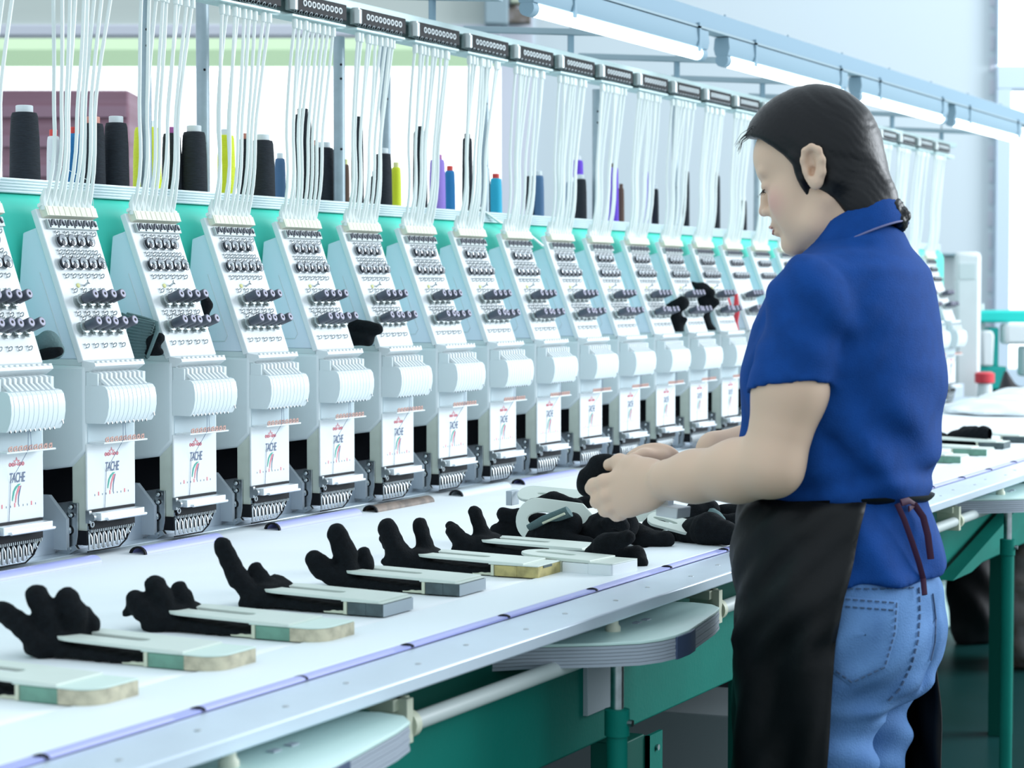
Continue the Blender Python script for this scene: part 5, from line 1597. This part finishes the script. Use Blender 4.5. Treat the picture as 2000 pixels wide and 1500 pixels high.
# jeans
jeans = SDF()
JT = [(.955, .968, .158, .128), (.93, .967, .166, .134), (.90, .965, .172, .139), (.85, .961, .176, .143), (.80, .961, .176, .140), (.76, .964, .172, .128), (.735, .966, .165, .11), (.72, .967, .15, .08)]
jeans.fn(torso_fn(JT), 0); jeans._b(np.array([XC - .2, .78, .05]), np.array([XC + .2, 1.16, .96]))
for s in (-1, 1):
    jeans.ell((XC + s * .072, .912, .840), (.082, .078, .092), k=.025)
for i, pts in enumerate(LEGS):
    jeans.chain(pts, [.088, .078, .060, .056, .050], k=.02)
jeans.fn(lambda P: .075 - P[:, 2], .003, 'and')
jeans.seg((XC, .80, .90), (XC, .835, .76), .006, .006, k=.022, op='cut')
def jf(P):
    x, y, z = P[:, 0] - XC, P[:, 1], P[:, 2]
    leg = np.clip((.80 - z) / .06, 0, 1)
    d = leg * .0045 * np.sin(z * 105 + x * 30 + 8 * y) * np.clip((z - .4) / .1, .3, 1)
    d += .0035 * np.sin(z * 75 - x * 55) * np.exp(-((z - .765) / .05) ** 2)
    d += .0018 * np.sin(z * 90 + y * 60)
    return d
jeans.disp = jf
sdf_obj('jeans', jeans, np.array([XC - .22, .77, .06]), np.array([XC + .22, 1.17, .96]), .0044, 'jeans', person, smooth_it=2, origin=PO)


def onto(f, px, py, off=.002):
    """where the sight line of a photo position meets the cloth (for pocket and seam lines)"""
    d = _R @ np.array([(px - 1000) / FPX, -(py - 750) / FPX, -1.0]); d /= np.linalg.norm(d)
    c = np.array([0, 0, CAMZ]); t = 2.5
    for _ in range(90):
        v = float(f((c + d * t)[None].astype(np.float32))[0])
        if v < off: break
        t += max(.0008, (v - off) * .7)
        if t > 4: break
    return c + d * t


# back pocket: raised patch following the cloth, with stitched edges
q = [(1634, 1164), (1756, 1173), (1752, 1235), (1731, 1308), (1662, 1340), (1612, 1304)]
cen = (1690, 1240)
b = MB(); ringsN = 7
P_ = []
outline = []
for k in range(len(q)):
    p0, p1 = q[k], q[(k + 1) % len(q)]
    for j in range(8): outline.append((p0[0] + (p1[0] - p0[0]) * j / 8, p0[1] + (p1[1] - p0[1]) * j / 8))
nO = len(outline)
vs = []
for r in range(ringsN + 1):
    s = r / ringsN
    for (ox, oy) in outline:
        vs.append(onto(jeans, cen[0] + (ox - cen[0]) * max(s, .02), cen[1] + (oy - cen[1]) * max(s, .02), .0055 if r < ringsN else .0015) - PO)
fs = [(r * nO + i, r * nO + (i + 1) % nO, (r + 1) * nO + (i + 1) % nO, (r + 1) * nO + i) for r in range(ringsN) for i in range(nO)]
b.add(vs, fs); pocket = obj('back_pocket', b, 'jeans', person, smooth=70)
b = MB()
def stitch(pts, mb=None, off=.0066, f=jeans, step=14, r=.0013, dash=.6):
    L = []
    for (p0, p1) in zip(pts[:-1], pts[1:]):
        n_ = max(2, int(math.hypot(p1[0] - p0[0], p1[1] - p0[1]) / step))
        for j in range(n_):
            a_, b_ = j / n_, (j + dash) / n_
            A_ = onto(f, p0[0] + (p1[0] - p0[0]) * a_, p0[1] + (p1[1] - p0[1]) * a_, off) - PO
            B_ = onto(f, p0[0] + (p1[0] - p0[0]) * b_, p0[1] + (p1[1] - p0[1]) * b_, off) - PO
            b.tube([Vector(A_), Vector(B_)], r, 5)
inset = [(cen[0] + (x - cen[0]) * .93, cen[1] + (y - cen[1]) * .93) for x, y in q]
stitch(inset + [inset[0]])
stitch([(1638, 1184), (1750, 1192)])
obj('pocket_stitching', b, 'jeans_stitch', pocket)
b = MB()
stitch([(1795, 1148), (1797, 1200), (1793, 1250), (1780, 1300), (1758, 1345), (1730, 1375)], off=.002, r=.0016)
stitch([(1822, 1160), (1828, 1210), (1826, 1255), (1818, 1290)], off=.002, r=.0014, dash=1.0)
stitch([(1640, 1150), (1720, 1150), (1790, 1147)], off=.003, r=.0012)
obj('seam', b, 'jeans_stitch', person)

# black apron: front and sides, hanging from the waist tie
b = MB(); nz, na = 46, 60
vs = []
for i in range(nz + 1):
    u = i / nz; z = 1.034 - u * .72
    yb = np.interp(z, [.3, .66, .85, .91, .96, 1.034], [.926, .922, .912, .902, .892, .884])
    w = np.interp(z, [.3, .7, .9, 1.0, 1.034], [.200, .200, .200, .184, .168])
    dpt = np.interp(z, [.3, .85, .95, 1.034], [.143, .145, .149, .141])
    yc = .965
    aL = math.pi / 2 + math.asin(min(.95, max(-.95, (yc - yb) / dpt)))
    ybR = np.interp(z, [.3, .8, .9, 1.034], [.845, .855, .86, .885])
    aR = math.pi / 2 + math.asin(min(.95, max(-.95, (yc - ybR) / dpt)))
    for j in range(na + 1):
        a = -aL + (aL + aR) * j / na
        fo = (.004 + .010 * min(1, u * 1.6)) * math.sin(a * 7 + 1.2 + u * 1.5) * min(1, u * 3) + .003 * math.sin(a * 15 + z * 40) * min(1, u * 4)
        if u < .3: fo += .0055 * math.sin(z * 75 + a * 9) * math.sin(a * 6 + z * 34)
        vs.append((XC + (w + fo) * math.sin(a) - PO[0], yc + (dpt + fo) * math.cos(a) - PO[1], z))
fs = [(i * (na + 1) + j, (i + 1) * (na + 1) + j, (i + 1) * (na + 1) + j + 1, i * (na + 1) + j + 1) for i in range(nz) for j in range(na)]
b.add(vs, fs)
ap = obj('apron', b, 'apron_black', person, smooth=80); so = ap.modifiers.new('t', 'SOLIDIFY'); so.thickness = .0035; so.offset = 1
b = MB()
pts = []
for i in range(49):
    a = 2 * math.pi * i / 48; pts.append(Vector((.158 * math.sin(a), .970 - PO[1] + .1325 * math.cos(a), 1.030 + .004 * math.sin(a * 2))))
b.tube(pts, [(.0025, .0085)] * 49, 8, caps=False, ref=(1, 0, 0)); obj('waist_tie', b, 'apron_black', ap)
b = MB()
for pts, w in (([(1752, 984), (1766, 1015), (1782, 1060), (1795, 1100), (1803, 1130), (1806, 1162)], .0042), ([(1785, 984), (1803, 1010), (1812, 1045), (1818, 1092)], .005), ([(1760, 982), (1775, 978), (1790, 986), (1775, 994)], .005)):
    off = .010
    P3_ = [Vector(onto(shirt, x, y, off) - PO) if y < 1120 else Vector(onto(jeans, x, y, .012) - PO) for x, y in pts]
    b.tube(P3_, [(.0016, w)] * len(P3_), 8, ref=(1, 0, 0))
obj('tie_tail', b, 'strap_maroon', ap)
for pts in LEGS:
    f = SDF(); p = pts[-1] - PO
    f.chain([p + np.array([0, -.035, -.040]), p + np.array([0, .06, -.046]), p + np.array([.004, .15, -.052])], [.042, .043, .036], k=.02)
    f.fn(lambda P: -P[:, 2] + .001, .003, 'and'); f.fn(lambda P: P[:, 2] - .085, .01, 'and')
    sdf_obj('shoe', f, f.lo - .01, f.hi + .01, .006, 'black_bag', person)

# the glove she is turning on its board, held in both hands
free_glove_pts = [([A3(1143, 950, 2.985), A3(1150, 930, 2.985), A3(1172, 912, 2.985), A3(1215, 905, 2.99)], [.0115, .012, .0165, .014]), ([A3(1143, 940, 2.98), A3(1147, 955, 2.98)], [.0115, .0115]), ([A3(1178, 922, 2.985), A3(1240, 955, 2.985)], [.020, .026])]
pts = np.array([p for c in free_glove_pts for p in c[0]]); org = pts.mean(0)
t = thing('black_glove', 'black glove held between both hands of the woman', 'glove', tuple(org))
f = SDF()
for c, rs in free_glove_pts: f.chain([p - org for p in c], rs, k=.012)
f.disp = lambda P: .0010 * np.sin(P[:, 0] * 150 + P[:, 2] * 110) * np.sin(P[:, 1] * 140 - P[:, 2] * 90)
sdf_obj('glove_fabric', f, f.lo - .01, f.hi + .01, .0032, 'glove_black', t, smooth_it=1)
t = thing('glove_board', 'small pale board tip sticking out below the wrist of the woman', 'glove board', tuple(A3(1315, 998, 2.945)))
o_ = Vector(t.location)
ax = Vector(A3(1345, 1002, 2.945)) - Vector(A3(1240, 985, 2.955)); ax.normalize()
sd = Vector((1, 0, 0)); sd = (sd - ax * ax.dot(sd)).normalized(); un = ax.cross(sd)
M_ = Matrix((ax, sd, un)).transposed()
obj('end_block', MB().obox((0, 0, 0), (.036, .042, .016), M_), 'block_mint' if False else 'core_white', t, bevel=.0015)
obj('paddle', MB().obox(tuple(ax * -.065 + un * .006), (.12, .036, .005), M_), 'board_cream', t, bevel=.001)
obj('notch_block', MB().obox(tuple(ax * -.012 + un * .011), (.014, .018, .008), M_), 'core_white', t, bevel=.001)

# ================================================================== FAR END OF THE HALL, right of the woman
def fat(px, py, d):
    """floor-plan place behind everything: a point of the photo at a chosen distance"""
    v = _R @ np.array([(px - 1000) / FPX, -(py - 750) / FPX, -1.0])
    return np.array([0, 0, CAMZ]) + v * d
D = 9.6
def far_thing(name, label, cat, px, d=D, z=0.0, group=None):
    p = fat(px, 750, d); return thing(name, label, cat, (p[0], p[1], z), WROT, group)
S_ = lambda px, d=D: px / FPX * d
ZF = lambda py, d=D: CAMZ + (567 - py) / FPX * d
t = far_thing('control_cabinet', 'white control cabinet at the far end of the machine', 'cabinet', 1890, 9.3)
w = S_(52, 9.3) / 2
obj('body', MB().box(-w, w, 0, .3, .1, ZF(492, 9.3)), 'panel_white', t, bevel=.02)
obj('top_tray', MB().box(-w - .06, -w + .04, .02, .25, ZF(500, 9.3), ZF(494, 9.3)), 'bracket_paint', t, bevel=.004)
obj('screen', MB().box(-w * .7, w * .5, -.004, 0, ZF(545, 9.3), ZF(515, 9.3)), 'guide_grey', t)
obj('base', MB().box(-w * .9, w * .9, .02, .28, 0, .1), 'black_metal', t)
D2 = 9.9
t = far_thing('sewing_machine', 'teal armed machine standing beyond the table, right of the woman', 'machine', 1950, D2)
z0, z1 = ZF(630, D2), ZF(606, D2)
obj('upper_arm', MB().prism([(S_(-62, D2), (z0 + z1) / 2 - .005), (S_(-50, D2), z1 - .006), (S_(-20, D2), z1), (S_(130, D2), z1), (S_(130, D2), z0), (S_(-55, D2), z0)], 0, .22, 'y'), 'teal_paint', t, bevel=.012)
obj('column', MB().box(S_(-14, D2), S_(5, D2), .05, .2, ZF(760, D2), ZF(640, D2)).prism([(S_(-14, D2), ZF(660, D2)), (S_(5, D2), ZF(660, D2)), (S_(-4, D2), ZF(648, D2))], .05, .2, 'y'), 'teal_paint', t, bevel=.006)
obj('bed', MB().box(S_(-62, D2), S_(16, D2), 0, .3, ZF(760, D2), ZF(716, D2)), 'teal_dark', t, bevel=.006)
obj('pedestal', MB().box(S_(-40, D2), S_(100, D2), .05, .28, 0, ZF(760, D2)), 'green_dark', t)
obj('needle_head', MB().prism([(S_(-38, D2), ZF(714, D2)), (S_(-40, D2), ZF(650, D2)), (S_(-34, D2), ZF(645, D2)), (S_(-20, D2), ZF(645, D2)), (S_(-16, D2), ZF(655, D2)), (S_(-18, D2), ZF(714, D2))], -.08, .06, 'y'), 'panel_white', t, bevel=.012)
obj('side_head', MB().box(S_(8, D2), S_(90, D2), -.06, .08, ZF(672, D2), ZF(632, D2)), 'panel_white', t, bevel=.015)
obj('cover', MB().box(S_(45, D2), S_(90, D2), -.05, .10, ZF(735, D2), ZF(676, D2)), 'white_plastic', t, bevel=.012)
obj('spool_pin', MB().cyl((S_(-30, D2), .05, z1), (S_(-30, D2), .05, z1 + .03), .012).cyl((S_(-26, D2), .08, z0 - .03), (S_(-26, D2), .08, z0), .014), 'panel_white', t)
t = far_thing('thread_spool', 'red topped spool standing behind the white fabric heap', 'spool', 1923, 9.2, ZF(775, 9.2))
obj('yarn', MB().lathe([(.030, 0), (.034, .004), (.030, .06), (.012, .075)], n=18), 'core_white', t)
obj('cap', MB().lathe([(.034, .058), (.042, .062), (.042, .10), (.030, .107)], n=18), 'red_plastic', t)
t = far_thing('black_bag', 'black pointed bag standing behind the white fabric heap', 'bag', 1980, 9.4, ZF(778, 9.4))
f = SDF().chain([np.array([-.02, 0, .0]), np.array([-.035, 0, .11])], [.06, .012], k=.02).ell((.02, 0, .0), (.08, .05, .05), k=.03)
f.fn(lambda P: -P[:, 2], .003, 'and')
sdf_obj('bag_body', f, np.array([-.12, -.1, -.02]), np.array([.12, .1, .16]), .007, 'black_bag', t)
# stand under the two small things above
t = far_thing('side_cabinet', 'pale side cabinet hidden behind the white fabric heap', 'cabinet', 1985, 9.25)
obj('body', MB().box(S_(-55, 9.2), S_(130, 9.2), -.06, .3, 0, ZF(778, 9.4) - .004), 'white_plastic', t, bevel=.01)
# heap of white cloth on the far end of the table
p = at(1945, 800, z=.89)
t = thing('fabric_heap', 'soft heap of white fabric at the far end of the table', 'fabric', (8.15, 1.72, .887))
f = SDF().ell((0, 0, .0), (.42, .34, .085), k=.05).ell((.22, -.16, .0), (.34, .22, .10), k=.06).ell((-.35, .12, 0), (.3, .26, .045), k=.06)
f.disp = lambda P: .006 * np.sin(P[:, 0] * 17 + P[:, 1] * 9) * np.sin(P[:, 1] * 21) + .003 * np.sin(P[:, 0] * 43 - P[:, 1] * 31)
f.fn(lambda P: -P[:, 2], .004, 'and')
sdf_obj('fabric', f, np.array([-.75, -.5, -.03]), np.array([.7, .5, .18]), .013, 'cloth_white', t)
